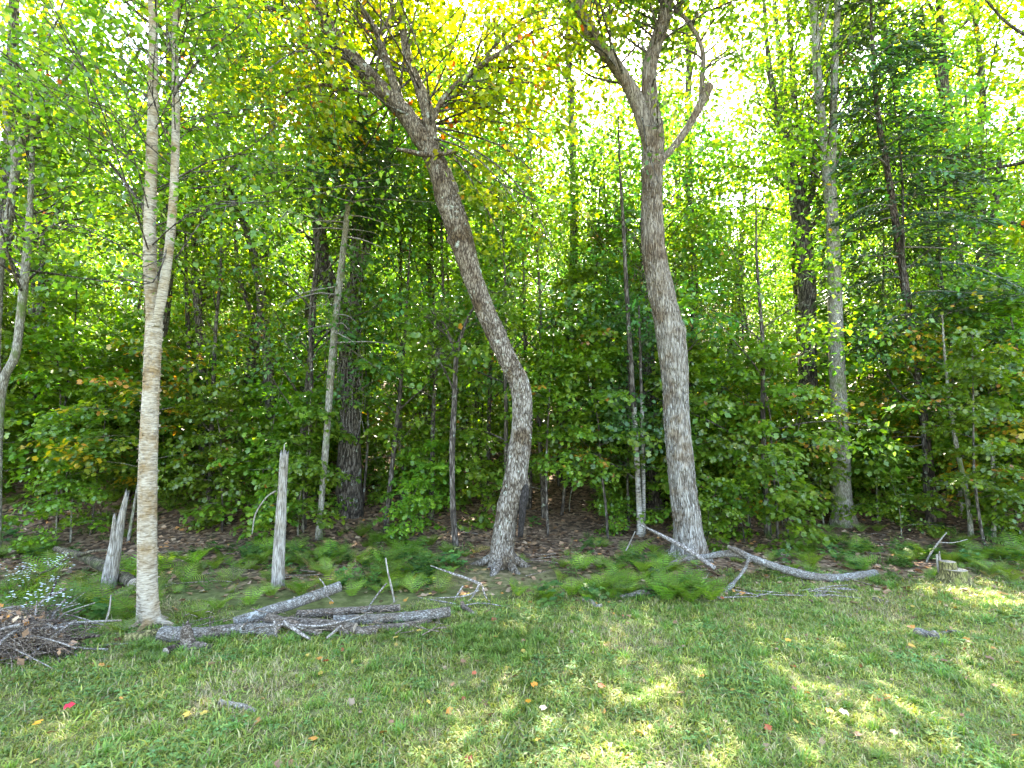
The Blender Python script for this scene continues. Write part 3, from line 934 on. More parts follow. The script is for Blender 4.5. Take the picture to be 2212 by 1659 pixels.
# the other trees whose stems the picture shows
TRACED = [
    ('grey_tree', 'tall smooth grey tree splitting into two pale stems, ferns at its foot', M['bark_grey'], 20,
     [(1822, 1135, 46), (1820, 1085, 39), (1815, 1000, 37), (1813, 900, 32), (1808, 780, 30), (1803, 650, 27), (1800, 540, 25), (1796, 450, 24), (1790, 390, 24), (1782, 330, 17), (1775, 250, 16), (1765, 150, 16), (1760, 50, 15), (1752, -60, 13), (1740, -400, 8)],
     [[(1793, 410, 14, 0), (1797, 340, 16), (1800, 250, 15), (1803, 150, 14), (1809, 20, 12), (1815, -120, 10), (1825, -400, 6)], [(1763, 100, 8), (1778, 50, 7), (1790, 0, 6), (1800, -60, 5)]], P_CANOPY, 26, None),
    ('maple_tree', 'dark spreading maple behind the grey twin-stemmed tree, its limbs fanning upward', M['bark_dark'], 16,
     [(1746, 860, 36), (1744, 700, 34), (1742, 600, 34), (1736, 520, 34), (1724, 440, 32), (1717, 400, 26), (1706, 340, 22), (1690, 280, 16), (1674, 220, 13), (1660, 130, 10), (1650, 0, 7)],
     [[(1728, 440, 20), (1735, 380, 18), (1728, 300, 15), (1716, 220, 12), (1710, 120, 10), (1700, 0, 8), (1690, -150, 5)], [(1735, 480, 16), (1752, 420, 14), (1760, 340, 11), (1752, 260, 8)], [(1722, 430, 11), (1690, 395, 9), (1640, 365, 7), (1560, 360, 5), (1470, 358, 3)], [(1745, 500, 9), (1770, 470, 8), (1800, 445, 6)]], P_CANOPY, 11.2, None),
    ('hemlock_tree', 'dark brown hemlock with bare lower stem on the slope right of the grey tree', M['bark_hemlock'], 16,
     [(2020, 1128, 19), (2012, 1050, 17), (2002, 960, 16), (1990, 870, 16), (1972, 740, 16), (1955, 620, 15), (1936, 490, 14), (1916, 360, 12), (1898, 260, 10), (1888, 150, 8), (1880, 0, 6), (1870, -150, 3)], [], 'needle', None, None),
    ('hemlock_tree', 'grey leaning hemlock with dead twigs, left of the crooked maple', M['bark_grey'], 14,
     [(688, 1165, 13), (697, 1050, 13), (705, 950, 14), (714, 820, 15), (724, 700, 14), (737, 580, 13), (748, 480, 12), (757, 400, 9), (762, 320, 6), (765, 250, 3)], [], 'needle2', None, None),
    ('old_maple', 'massive old dark trunk draped with vines behind the leaning hemlock', M['bark_dark'], 22,
     [(755, 1010, 50), (757, 900, 42), (755, 780, 42), (757, 690, 46), (765, 620, 30), (785, 560, 22), (800, 500, 18), (830, 400, 15), (838, 340, 14), (850, 250, 10), (860, 100, 6)],
     [[(750, 700, 34), (725, 640, 32), (702, 580, 30), (690, 500, 26), (680, 420, 22), (672, 330, 18), (665, 240, 14), (660, 120, 10), (650, -50, 6)], [(690, 480, 14), (660, 420, 12), (600, 390, 9), (540, 340, 7), (480, 280, 5)], [(766, 600, 20), (768, 500, 16), (764, 420, 12)]], P_CANOPY, 9.8, None),
    ('young_maple', 'slim dark young maple forking halfway up, left of the crooked trunk', M['bark_dark'], 10,
     [(985, 1190, 13), (978, 1090, 12), (977, 960, 12), (982, 860, 11), (986, 770, 10), (1000, 715, 7), (1020, 670, 5), (1050, 640, 4)],
     [[(986, 780, 7), (975, 740, 6), (960, 700, 4), (930, 670, 3)], [(984, 850, 5), (960, 800, 4), (940, 760, 2)]], P_UNDER, None, None),
    ('white_birch', 'slender white birch pair close beside the silver maple trunk', M['bark_white'], 12,
     [(1384, 1158, 14), (1379, 1060, 12), (1374, 960, 12), (1369, 880, 11)],
     [[(1369, 890, 11), (1364, 800, 10), (1358, 700, 9), (1352, 600, 8), (1346, 480, 7), (1340, 380, 5), (1335, 250, 3)], [(1391, 1160, 9, .1), (1390, 1050, 9, .1), (1388, 950, 9, .1), (1387, 900, 8, .1), (1386, 850, 7, .1)], [(1386, 856, 7, .1), (1383, 760, 5, .1), (1380, 660, 4, .1)]], P_BLUE, None, None),
    ('dark_tree', 'stout dark trunk standing in shade between white birch pair and silver maple', M['bark_dark'], 16,
     [(1412, 1085, 34), (1406, 980, 30), (1402, 860, 30), (1398, 740, 28), (1396, 600, 24), (1392, 480, 18), (1392, 300, 12), (1390, 100, 8)], [], P_CANOPY, 10.5, None),
    ('leaning_tree', 'patchy pale-barked tree curving in from the left picture edge', M['bark_grey'], 14,
     [(-12, 1230, 20), (-8, 1050, 18), (-3, 900, 17), (8, 820, 17), (32, 770, 16), (44, 690, 15), (53, 600, 15), (60, 520, 13), (66, 430, 11), (70, 300, 8), (66, 150, 5)],
     [[(-8, 830, 14), (-6, 700, 15), (0, 560, 18), (20, 460, 16), (32, 380, 16), (38, 330, 15), (60, 280, 13), (90, 235, 10), (140, 170, 7), (180, 100, 5)], [(34, 360, 12), (26, 310, 11), (14, 262, 10), (5, 200, 7)]], P_BIRCH, 7.5, None),
    ('mottled_tree', 'slim mottled dark tree with a twin stem, left of the birch', M['bark_dark'], 12,
     [(62, 1120, 22), (70, 1010, 20), (73, 900, 20), (77, 800, 18), (86, 690, 15), (92, 590, 14), (96, 500, 12), (97, 420, 9), (100, 250, 6), (105, 60, 4)],
     [[(78, 790, 9), (76, 700, 9), (72, 620, 8), (66, 540, 7), (60, 440, 5)]], P_CANOPY, 10.5, None),
    ('slanted_tree', 'dark slanting two-stemmed tree halfway between birch and old vine-clad trunk', M['bark_dark'], 14,
     [(588, 980, 24), (584, 860, 22), (577, 760, 20), (568, 690, 20), (562, 620, 19), (548, 550, 17), (534, 500, 16), (514, 450, 13), (495, 410, 11), (475, 320, 8), (460, 200, 5)],
     [[(572, 740, 12), (550, 690, 11), (530, 640, 10), (515, 590, 9), (508, 500, 6), (505, 400, 4)]], P_CANOPY, 10.2, None),
    ('rough_tree', 'rough brown tree with several stems just right of the birch', M['bark_dark'], 14,
     [(440, 990, 20), (436, 880, 18), (434, 780, 17), (430, 700, 16), (424, 620, 15), (420, 540, 12), (418, 440, 8), (420, 300, 5)],
     [[(412, 900, 12), (410, 800, 11), (406, 700, 9), (402, 600, 7), (400, 480, 4)], [(428, 660, 8), (440, 620, 6), (455, 580, 4)]], P_CANOPY, 10.6, None),
    ('pale_tree', 'broken rough trunk half hidden in leaves right of the silver maple', M['bark_dark'], 14,
     [(1590, 960, 26), (1588, 860, 26), (1586, 780, 26), (1584, 740, 24), (1590, 650, 16), (1600, 560, 12), (1606, 450, 8), (1620, 300, 6)], [], P_CANOPY, 13.5, None),
    ('right_maple', 'thick dark rough maple with clustered stems near the right picture edge', M['bark_dark'], 14,
     [(2150, 850, 44), (2146, 740, 44), (2140, 650, 40), (2130, 600, 28), (2118, 540, 22), (2088, 460, 16), (2070, 380, 14), (2060, 280, 11), (2045, 180, 8), (2035, 60, 5)],
     [[(2146, 640, 26), (2142, 560, 22), (2140, 500, 18), (2150, 440, 12), (2160, 340, 9)], [(2130, 590, 14), (2110, 500, 11), (2095, 420, 9), (2090, 330, 7), (2085, 200, 5)]], P_CANOPY, 12, None),
    ('slim_tree', 'thin upright dark stem on the slope between the two big maples', M['bark_dark'], 8,
     [(1284, 1000, 8), (1282, 850, 8), (1284, 700, 7), (1290, 550, 6), (1296, 400, 4), (1300, 300, 3)], [], P_BLUE, 11.5, None),
    ('slim_tree', 'straight dark sapling stem just left of the crooked maple bend', M['bark_dark'], 8,
     [(1030, 1000, 10), (1030, 880, 10), (1032, 780, 9), (1034, 640, 7), (1040, 500, 5), (1044, 380, 3)], [], P_UNDER, 12.5, None),
    ('pale_sapling', 'crooked pale-barked sapling leaning left beside the right picture edge', M['bark_grey'], 8,
     [(2098, 1160, 10), (2092, 1090, 9), (2078, 1020, 9), (2062, 940, 8), (2050, 860, 7), (2040, 760, 5), (2035, 680, 3)], [], P_AUTUMN, None, None),
    ('pale_sapling', 'upright slim yellowish sapling nearest the right picture edge', M['bark_grey'], 8,
     [(2146, 1165, 9), (2148, 1080, 8), (2145, 990, 7), (2150, 880, 6), (2150, 780, 4)], [], P_UNDER, None, None),
    ('dead_sapling', 'white-barked broken birch stem leaning on the hemlock', M['bark_white'], 8,
     [(2018, 1128, 7, .3), (2010, 1020, 7, .3), (2006, 960, 8, .2), (2000, 900, 8, .1), (1992, 850, 8)], [], None, None, None),
]
HEM = np.random.default_rng(77)


def conifer_boughs(g, pts, rad, zlo, zhi, nb, lmax, leafn, size=0.11, dead=8):
    """boughs between heights zlo and zhi along stem pts; returns subs, leaf arrays"""
    q = catmull(np.hstack([pts, rad[:, None]]), 6)
    zs = q[:, 2]
    subs, C, D, Nn, Sz, Cc = [], [], [], [], [], []
    Cpal, wt = P_NEEDLE
    for k in range(nb + dead):
        deadb = k >= nb
        t = (k + g.random()) / nb
        z = zlo + (zhi - zlo) * t if not deadb else zlo - 2.5 + 2.5 * g.random()
        i = min(np.searchsorted(zs, z), len(q) - 1)
        p0 = q[i, :3]
        az = k * 2.399 + g.normal() * 0.3
        ln = (lmax * (1 - 0.8 * t) * (0.7 + 0.5 * g.random())) if not deadb else 0.5 + 0.7 * g.random()
        d = np.array([math.cos(az), math.sin(az), 0.1])
        pp = [p0]
        for j in range(4):
            d = norm(d + np.array([0, 0, -0.14]) + 0.08 * g.normal(size=3))
            pp.append(pp[-1] + d * ln / 4)
        pp = np.array(pp)
        subs.append((pp, np.array([0.018, 0.014, 0.01, 0.006, 0.003]) * (0.5 + ln / 2.5)))
        if deadb:
            continue
        side = norm(np.cross(d, [0, 0, 1]))
        m = int(leafn * (0.4 + ln / lmax))
        tt = 0.12 + 0.88 * g.random(m)
        base = np.array([interp(pp, x) for x in tt])
        wdt = ln * 0.42 * (1 - np.abs(tt - 0.45)) * (2 * g.random(m) - 1)
        c = base + side[None] * wdt[:, None] + np.array([0, 0, -0.25])[None] * (np.abs(wdt) ** 1.5)[:, None] + g.normal(size=(m, 3)) * 0.03
        C.append(c)
        D.append(norm(norm(pp[-1] - pp[0])[None] + side[None] * np.sign(wdt)[:, None] * 0.9 + 0.35 * g.normal(size=(m, 3)) + np.array([0, 0, -0.2])))
        Nn.append(np.array([0, 0, 1.0])[None] + 0.5 * g.normal(size=(m, 3)))
        Sz.append(size * (0.6 + 0.8 * g.random(m)))
        Cc.append(Cpal[g.choice(3, m, p=wt)] * (0.7 + 0.6 * g.random((m, 1))))
    arr = leaf_arrays(np.vstack(C), np.vstack(D), np.vstack(Nn), np.concatenate(Sz), np.vstack(Cc), 'needle')
    return subs, arr


for k, (nm, lab, mat, seg, tr, lims, crownp, yw, _) in enumerate(TRACED):
    g = np.random.default_rng(300 + k)
    if yw is not None and yw > 20:
        yw = None
    cat = 'sapling' if 'sapling' in nm else 'tree'
    y0 = yw if yw else base_y(tr[0][0], tr[0][1])
    root, loc, (tp, trd), lm = traced_tree(nm, lab, cat, tr, lims, mat, seg=seg, n_per=8,
                                           disp=bark_disp(0.05, 10, 2.6, 0.09, flare=(gz(at(tr[0][0], tr[0][1], y0)[0], y0), 0.2, 0.25), seed=40 + k), yw=y0, sink=0.5 if yw else 0.2)
    if crownp is None:
        continue
    if isinstance(crownp, str):
        if crownp == 'needle':
            subs, arr = conifer_boughs(g, tp, trd, loc[2] + 3.2, tp[-1][2], 64, 2.3, 330)
        else:
            subs, arr = conifer_boughs(g, tp, trd, loc[2] + 5.6, tp[-1][2], 30, 1.5, 150, dead=26)
        add_crown(root, loc, subs, arr, M['twig'], M['needle'])
        continue
    Hh = tp[-1][2] - loc[2]
    main = catmull(tp[int(len(tp) * 0.5):], 4)
    small = nm in ('young_maple', 'white_birch', 'slim_tree', 'pale_sapling')
    nb = 12 if small else 30
    ln = 1.1 if small else 2.4
    subs = sub_branches(g, main, 0.03 if small else 0.06, nb, ln, tmin=0.1, flatness=0.45)
    for lp, lr in lm:
        subs += sub_branches(g, catmull(lp, 3), 0.03, 6 if small else 12, ln * 0.7, tmin=0.3)
    tw = Tubes() if small or nm == 'leaning_tree' else None
    arr = crown_from(g, subs, 4 if small else 5, 26 if small else 22, 0.38 if small else 0.5, 0.085 if small else 0.105, crownp, shape='lobed' if small else 'simple', tw=tw, flat=0.1, tilt=.25)
    arr = open_front(g, arr, tp, lm, .25, 'lobed' if small else 'simple', .55 if nm in ('grey_tree', 'old_maple') else .36)
    add_crown(root, loc, subs, arr, M['bark_dark'], M['leaf_under'] if small else M['leaf'], tw)
    if nm == 'old_maple':
        vb = Tubes()
        for j in range(46):
            i = g.integers(2, 7)
            p0 = interp(tp[1:6], g.random()) + np.array([g.normal() * 0.2, -0.25 - 0.1 * g.random(), 0])
            pts = [p0]
            for q in range(5):
                pts.append(pts[-1] + np.array([g.normal() * 0.06, g.normal() * 0.04, 0.25 + 0.1 * g.random()]))
            vb.add(np.array(pts), [0.006] * 6, seg=4, n_per=2, cap=False)
        tag(obj('vines', vb.mesh('vines', M['twig'], loc), root), kind='stuff')


# ------------------------------------------------------------------ forest: prototypes
def proto_tree(seed, H, cb, spread, nl, per_l, per_s, n_leaf, size, palette, r0, rad=0.55, lean=0.3, bark='bark_dark', shape='simple'):
    g = np.random.default_rng(seed)
    t = np.linspace(0, 1, 9)
    lx, ly = g.normal() * lean, g.normal() * lean
    path = np.stack([lx * t * H * 0.12 + np.cumsum(g.normal(size=9)) * 0.012 * H * 0.4, ly * t * H * 0.12 + np.cumsum(g.normal(size=9)) * 0.012 * H * 0.4, t * H - 0.3], -1)
    rad_t = r0 * (1 - t * 0.93) ** 0.85
    rad_t[0] *= 1.25
    wood = Tubes()
    wood.add(path, rad_t, seg=9, n_per=4, cap=False, disp=bark_disp(0.06, 8, 2, 0.08, seed=seed))
    subs_all = []
    for k in range(nl):
        tt = cb + (0.98 - cb) * (k + g.random()) / nl
        p0 = interp(path, tt)
        az = k * 2.4 + g.normal() * 0.4
        prof = math.sin(math.pi * min(1, (tt - cb) / (1 - cb) * 0.75 + 0.25)) ** 0.7
        ln = spread * (0.35 + 0.65 * prof) * (0.75 + 0.4 * g.random())
        el = 0.35 + 0.5 * g.random() + 0.4 * (tt - cb)
        d = np.array([math.cos(az) * math.cos(el), math.sin(az) * math.cos(el), math.sin(el)])
        pts = [p0]
        for j in range(5):
            d = norm(d + 0.16 * g.normal(size=3) + np.array([0, 0, 0.02]))
            pts.append(pts[-1] + d * ln / 5)
        pts = np.array(pts)
        rl = r0 * (1 - tt * 0.9) * 0.5
        wood.add(pts, rl * np.array([1, .8, .62, .45, .28, .12]), seg=5, n_per=2, cap=False)
        subs = sub_branches(g, pts, rl * 0.8, per_l, ln * 0.5, tmin=0.2, flatness=0.45)
        subs.append((pts[2:], np.array([.002] * 4)))
        for s_ in subs[:-1]:
            wood.add(s_[0], s_[1], seg=3, n_per=1, cap=False)
        subs_all += subs
    arr = crown_from(g, subs_all, per_s, n_leaf, rad, size, palette, shape=shape, jit=0.3, flat=0.1, jn=.3, tilt=.22)
    wm = wood.mesh('trunk', M[bark])
    cm = mesh_np('crown', arr[0], [arr[1]], M['leaf_under'] if H < 8 else M['leaf'], cols=arr[2])
    return wm, cm


def proto_sapling(seed, H, nb, n_leaf, size, palette, spread=1.1, shape='lobed', bark='bark_grey', start=0.3, nlf=4):
    g = np.random.default_rng(seed)
    t = np.linspace(0, 1, 6)
    path = np.stack([g.normal() * 0.35 * t * t + np.cumsum(g.normal(size=6)) * 0.03, g.normal() * 0.35 * t * t + np.cumsum(g.normal(size=6)) * 0.03, t * H - 0.1], -1)
    wood = Tubes()
    wood.add(path, 0.006 * H * (1 - 0.85 * t) + 0.003, seg=6, n_per=3, cap=False)
    subs = []
    for k in range(nb):
        tt = start + (0.98 - start) * (k + g.random()) / nb
        p0 = interp(path, tt)
        az = k * 2.4 + g.normal() * 0.4
        ln = spread * (1.1 - 0.7 * (tt - start) / (1 - start)) * (0.6 + 0.6 * g.random())
        d = np.array([math.cos(az), math.sin(az), 0.35])
        pts = [p0]
        for j in range(4):
            d = norm(d + 0.14 * g.normal(size=3) * np.array([1, 1, .4]) + np.array([0, 0, -0.1]))
            pts.append(pts[-1] + d * ln / 4)
        pts = np.array(pts)
        wood.add(pts, [.007, .006, .0045, .003, .0015], seg=3, n_per=1, cap=False)
        subs.append((pts, None))
    arr = crown_from(g, subs, 4, n_leaf, 0.3, size, palette, shape=shape, jit=0.1, flat=0.05, jn=0.2, tilt=0.13, droop=0.3)
    wm = wood.mesh('trunk', M[bark])
    cm = mesh_np('crown', arr[0], [arr[1]], M['leaf_under'], cols=arr[2])
    return wm, cm


CAN = [proto_tree(500 + i, H, cb, spd, 18, 4, 3, 19, 0.145, pl, r0, rad=0.55) for i, (H, cb, spd, pl, r0) in enumerate([
    (17, .30, 3.6, P_CANOPY, .17), (19, .35, 3.8, P_CANOPY, .2), (15, .25, 3.3, P_CANOPY, .14), (18, .3, 3.6, P_GOLD, .17), (16, .28, 3.4, P_CANOPY, .15)])]
FAR = [proto_tree(600 + i, H, cb, 3.8, 18, 4, 2, 16, 0.23, pl, .17, rad=0.75) for i, (H, cb, pl) in enumerate([
    (17, .08, P_CANOPY), (19, .1, P_CANOPY), (16, .06, P_UNDER)])]
MID = [proto_tree(700 + i, H, .22, 1.9, 15, 3, 3, 20, 0.095, pl, .05, rad=0.42, lean=0.5) for i, (H, pl) in enumerate([
    (6.5, P_UNDER), (7.5, P_UNDER), (5.5, P_UNDER), (8.5, P_BLUE)])]
SAP = [proto_sapling(800 + i, H, nb, 42, 0.078, pl, spread=spd, start=(.3, .22, .12, .3, .1, .18)[i], bark=('bark_dark', 'bark_dark', 'bark_grey', 'bark_grey', 'bark_dark', 'bark_dark')[i]) for i, (H, nb, pl, spd) in enumerate([
    (3.2, 16, P_UNDER, 1.1), (4.2, 20, P_UNDER, 1.3), (2.4, 11, P_UNDER, .9), (3.6, 17, P_AUTUMN, 1.3), (1.5, 7, P_UNDER, .6), (2.6, 12, P_AUTUMN, 1.1)])]
print('protos done')

ZONES = [(-9e9, -60, 'past the left end of the wood edge'), (-60, 90, 'behind the curving tree at the left'), (90, 210, 'behind the leaning snag'), (210, 480, 'behind the pale birch'), (480, 700, 'behind the grey snag'), (700, 1000, 'behind the leaning grey hemlock'),
         (1000, 1240, 'behind the crooked maple'), (1240, 1560, 'behind the straight silver maple'), (1560, 1760, 'right of the silver maple'),
         (1760, 1930, 'behind the grey twin-stemmed tree'), (1930, 2100, 'around the dark hemlock'), (2100, 2270, 'at the right end of the wood'), (2270, 9e9, 'past the right end of the wood')]


def px_of(p):
    d = p[1] * cp + (p[2] - CAM_Z) * sp
    v = -p[1] * sp + (p[2] - CAM_Z) * cp
    return 1106 + F * p[0] / d, 829.5 - F * v / d


def zone(p):
    X, _ = px_of(p)
    for a, b, z in ZONES:
        if a <= X < b:
            return z


HT = {}


def plant(pro, x, y, s, kind, adj, cat, sx=1.0, rz=None, label=None, group=None, name=None, free=False):
    wm, cm = pro
    z = gz(x, y)
    p = (x, y, z)
    zn = zone(p)
    Hp = max(v_.co.z for v_ in cm.vertices) if cm.name not in HT else HT[cm.name]
    HT[cm.name] = Hp
    if not free:
        s = max(min(s, height_limit(x, y, z) / Hp), 0.42)
    Xp_ = px_of((x, y, z))[0]
    if 1475 < Xp_ < 1685 and y > 9 and not free:
        s = max(min(s, (1.7 + .47 * y - z) / Hp), .3)      # the open sky right of the silver maple
    if 'slope' not in adj and 'edge' not in adj:
        adj += ' near the slope foot' if y < 10.5 else (' partway up the slope' if y < 15 else (' well up the slope' if y < 22 else ' high up the slope'))
    if not label and s < .72:
        adj = 'small ' + adj
    root = thing(name or kind, label or f'{adj} {zn}', cat, p, group or f'{adj} {zn}')
    root.scale = (s * sx, s * sx, s)
    root.rotation_euler = (random.gauss(0, .02), random.gauss(0, .02), random.random() * 6.28 if rz is None else rz)
    obj('trunk', wm, root)
    obj('crown', cm, root)
    return root


taken = [(p[0], p[1]) for p in (bl, cl_, sl_)]


def clear(x, y, r):
    return all((x - a) ** 2 + (y - b) ** 2 > r * r for a, b in taken)


def hides_stem(x, y, z, lo, hi, r):
    """does a crown or stem here (heights lo..hi, radius r metres) stand in front of a stem the picture shows bare?"""
    for tr, yt, imp in STEMS:
        if y >= yt - .2:
            continue
        for X_, Y_, w_ in tr:
            if Y_ < 0:
                continue
            q = at(X_, Y_, y)
            if z + lo < q[2] < z + hi and abs(q[0] - x) < r * imp:
                return True
    return False


# canopy trees, nearest ones placed, some added to shade the lawn, rest scattered up the slope
g = np.random.default_rng(51)
cnt = 0
near_spots = [(-7.2, 10.2), (-3.4, 10.4), (-4.6, 9.4), (3.4, 10.2), (4.4, 12.4), (-1.9, 11.6), (2.9, 13.6), (-10.8, 11.5), (-9.5, 9.5), (-5.2, 12.5), (-1.2, 13.5), (2.2, 12.0), (5.2, 12.2), (9.8, 10.0), (13.5, 8.5), (-13, 8), (7.6, 13.2), (-8.4, 13.4), (-16, 11), (16.5, 12), (12.4, 13.6), (10.6, 12.3), (9.6, 15.2), (14.6, 14.8), (11.4, 16.5)]
for x, y in near_spots:
    if hides_stem(x, y, gz(x, y), 0, 9, .28):
        x += .75
    k = cnt % 5
    plant(CAN[k], x, y, 0.8 + 0.2 * g.random(), 'forest_tree', 'leafy tree at the slope foot', 'tree')
    taken.append((x, y))
    cnt += 1
tries = 0
while cnt < 76 and tries < 4000:
    tries += 1
    y = 14 + 24 * g.random() ** 0.9
    x = (2 * g.random() - 1) * (y * 1.12 + 3)
    if not clear(x, y, 2.9):
        continue
    if hides_stem(x, y, gz(x, y), 0, 12, .6):
        continue
    # gap for the white sky right of the silver maple
    Xp, _ = px_of((x, y, gz(x, y)))
    if 1480 < Xp < 1680 and g.random() < 0.8:
        continue
    plant(CAN[g.integers(0, 5)], x, y, 0.75 + 0.3 * g.random(), 'forest_tree', 'leafy forest tree', 'tree')
    taken.append((x, y))
    cnt += 1
n = 0
while n < 175:
    y = 32 + 50 * g.random()
    x = (2 * g.random() - 1) * (y * 1.1)
    if not clear(x, y, 3.5):
        continue
    plant(FAR[g.integers(0, 3)], x, y, 0.8 + 0.3 * g.random(), 'distant_tree', 'distant sunlit tree high on the slope', 'tree')
    taken.append((x, y))
    n += 1
TALL = [proto_tree(550 + i, 19, .55, 3.3, 18, 4, 3, 20, 0.145, P_CANOPY, .15, rad=0.55, lean=.1) for i in range(2)]  # crowns set high to shade the near lawn; first two added for that
for i, (x, y, lab) in enumerate(((1.1, 12.4, 'tall bare-stemmed tree added between the two big maples to shade the lawn'), (4.1, 11.9, 'tall bare-stemmed tree added behind the silver maple crown to shade the lawn'), (-6.2, 11.4, 'tall high-crowned tree between birch and hemlock on the slope'), (10.0, 11.0, 'tall high-crowned tree behind the pale right-hand saplings'))):
    plant(TALL[i % 2], x, y, .95, 'forest_tree', '', 'tree', label=lab, group='tall high-crowned trees', free=True)
# middle layer
n = 0
tk = list(taken)
taken = []
while n < 120:
    y = 9.8 + 22 * g.random() ** 1.1
    x = (2 * g.random() - 1) * (y * 1.12 + 1)
    if not clear(x, y, 1.2) or (hides_stem(x, y, gz(x, y), 0, 8, .5) and g.random() < .95):
        continue
    plant(MID[g.integers(0, 4)], x, y, 0.7 + 0.5 * g.random(), 'understory_maple', 'slender green maple added for shade', 'tree')
    taken.append((x, y))
    n += 1
for x, y, k, sc_ in ((-2.6, 9.3, 1, 1.0), (-1.5, 9.8, 3, 1.05), (-.5, 9.4, 0, 1.0), (.35, 10.6, 1, 1.1), (1.75, 9.4, 3, 1.0), (2.4, 10.2, 1, 1.1), (4.1, 9.0, 0, 1.1), (-3.9, 8.9, 3, .95), (3.1, 9.6, 3, 1.05), (2.9, 10.9, 1, 1.15), (3.8, 10.7, 3, 1.1), (2.2, 11.5, 3, 1.2), (4.7, 10.5, 1, 1.1), (7.7, 9.7, 3, 1.1), (8.9, 10.4, 1, 1.1), (-.9, 10.6, 3, 1.1), (-2.2, 10.6, 3, 1.1), (3.4, 12.0, 1, 1.2), (-5.6, 9.0, 1, 1.0)):  # screening row added to keep direct sun off the lawn
    if hides_stem(x, y, gz(x, y), 0, 8, .25):
        x += .35
    plant(MID[k], x, y, sc_, 'understory_maple', 'slender green maple added for shade', 'tree')
# saplings
n = 0
taken = []
while n < 200:
    y = 8.2 + 13 * g.random() ** 1.3
    x = (2 * g.random() - 1) * (y * 1.12 + 1)
    if not clear(x, y, 0.65) or (hides_stem(x, y, gz(x, y), 0, 3.5, .55) and g.random() < .92):
        continue
    k = int(g.choice([0, 1, 2, 4, 3, 5], p=[.24, .2, .32, .2, .02, .02]))
    X_, _ = px_of((x, y, gz(x, y)))
    if y < 10.3 and k in (2, 4) and g.random() < .7:
        k = int(g.choice([0, 1, 3]))
    if X_ > 1540 and g.random() < 0.22:
        k = int(g.choice([3, 5]))
    au = k in (3, 5)
    plant(SAP[k], x, y, 0.8 + 0.5 * g.random(), 'maple_sapling', ('yellowing' if au else 'green') + ' broad-leaved sapling', 'sapling')
    taken.append((x, y))
    n += 1
n = tries = 0
while n < 70 and tries < 2000:
    tries += 1
    y = 7.9 + 4.5 * g.random()
    x = (2 * g.random() - 1) * (y * 1.08)
    if not clear(x, y, .45) or hides_stem(x, y, gz(x, y), 0, 1.3, .4) or abs(x - .7) < .9:
        continue
    plant(SAP[4 if g.random() < .6 else 2], x, y, .6 + .5 * g.random(), 'maple_seedling', 'knee-high green maple seedling', 'sapling')
    taken.append((x, y))
    n += 1
# the bright yellow sapling and the orange-tinged ones by the silver maple
YEL = proto_sapling(860, 1.75, 9, 34, 0.1, P_YELLOW, spread=0.7, start=0.55)
p = on_ground(1232, 1105)
plant(YEL, p[0], p[1], 1.0, 'maple_sapling', '', 'sapling', label='small bright yellow sapling between the two big maples', group='single yellow sapling')
for X_, Y_, k, s_ in ((1600, 1130, 3, .9), (1700, 1140, 5, 1.1), (1945, 1085, 3, .8), (2080, 1110, 3, 1.1), (2190, 1150, 5, 1.2), (560, 1130, 2, 1.1), (480, 1150, 0, .8), (640, 1160, 2, .9), (120, 1130, 0, 1.1), (150, 1170, 2, .9), (1620, 1150, 0, .8), (2130, 1200, 1, .8)):
    p = on_ground(X_, Y_)
    au = k in (3, 5)
    plant(SAP[k], p[0], p[1], s_, 'maple_sapling', ('orange-tinged' if au else 'fresh green') + ' young maple at the wood edge', 'sapling')


# ------------------------------------------------------------------ snags, stump, logs
def snag(label, tr, split, name='tree_snag'):
    y0 = base_y(tr[0][0], tr[0][1])
    pts, rad = trunk_path(tr, y0)
    loc = np.array([pts[0][0], y0, gz(pts[0][0], y0)])
    pts = np.vstack([[pts[0][0], y0, loc[2] - 0.15], pts])
    rad = np.concatenate([[rad[0]], rad])
    r = thing(name, label, 'dead trunk', loc)
    tb = Tubes()
    tb.add(pts, rad, seg=22, n_per=12, disp=bark_disp(0.08, 14, 1.6, 0.1, seed=int(tr[0][0])), jag=0.12)
    obj('trunk', tb.mesh('trunk', [M['dead_wood'], M['dead_wood']], loc), r)
    for s_ in split:
        p2, r2 = trunk_path(s_, y0)
        tb = Tubes()
        tb.add(p2, r2, seg=10, n_per=6, disp=bark_disp(0.1, 14, 1.6, 0.15, seed=7), jag=0.06)
        obj('splinter', tb.mesh('splinter', M['dead_wood'], loc), r)
    return r


snag('bleached dead trunk snapped off at head height, behind the log pile', [(600, 1268, 28), (602, 1210, 25), (606, 1130, 22), (610, 1060, 19), (614, 990, 17)], [[(611, 1010, 7, -.05), (613, 985, 5, -.05), (614, 966, 2, -.05)], [(596, 1060, 4, -.05), (575, 1075, 3, -.1), (552, 1110, 3, -.15), (545, 1150, 2, -.2)]])
snag('leaning broken pale trunk with a split top, left of the birch', [(234, 1270, 30), (241, 1225, 27), (251, 1170, 22), (262, 1120, 14), (272, 1076, 9)], [[(243, 1200, 13, -.04), (245, 1150, 10, -.05), (247, 1118, 5, -.05)]])

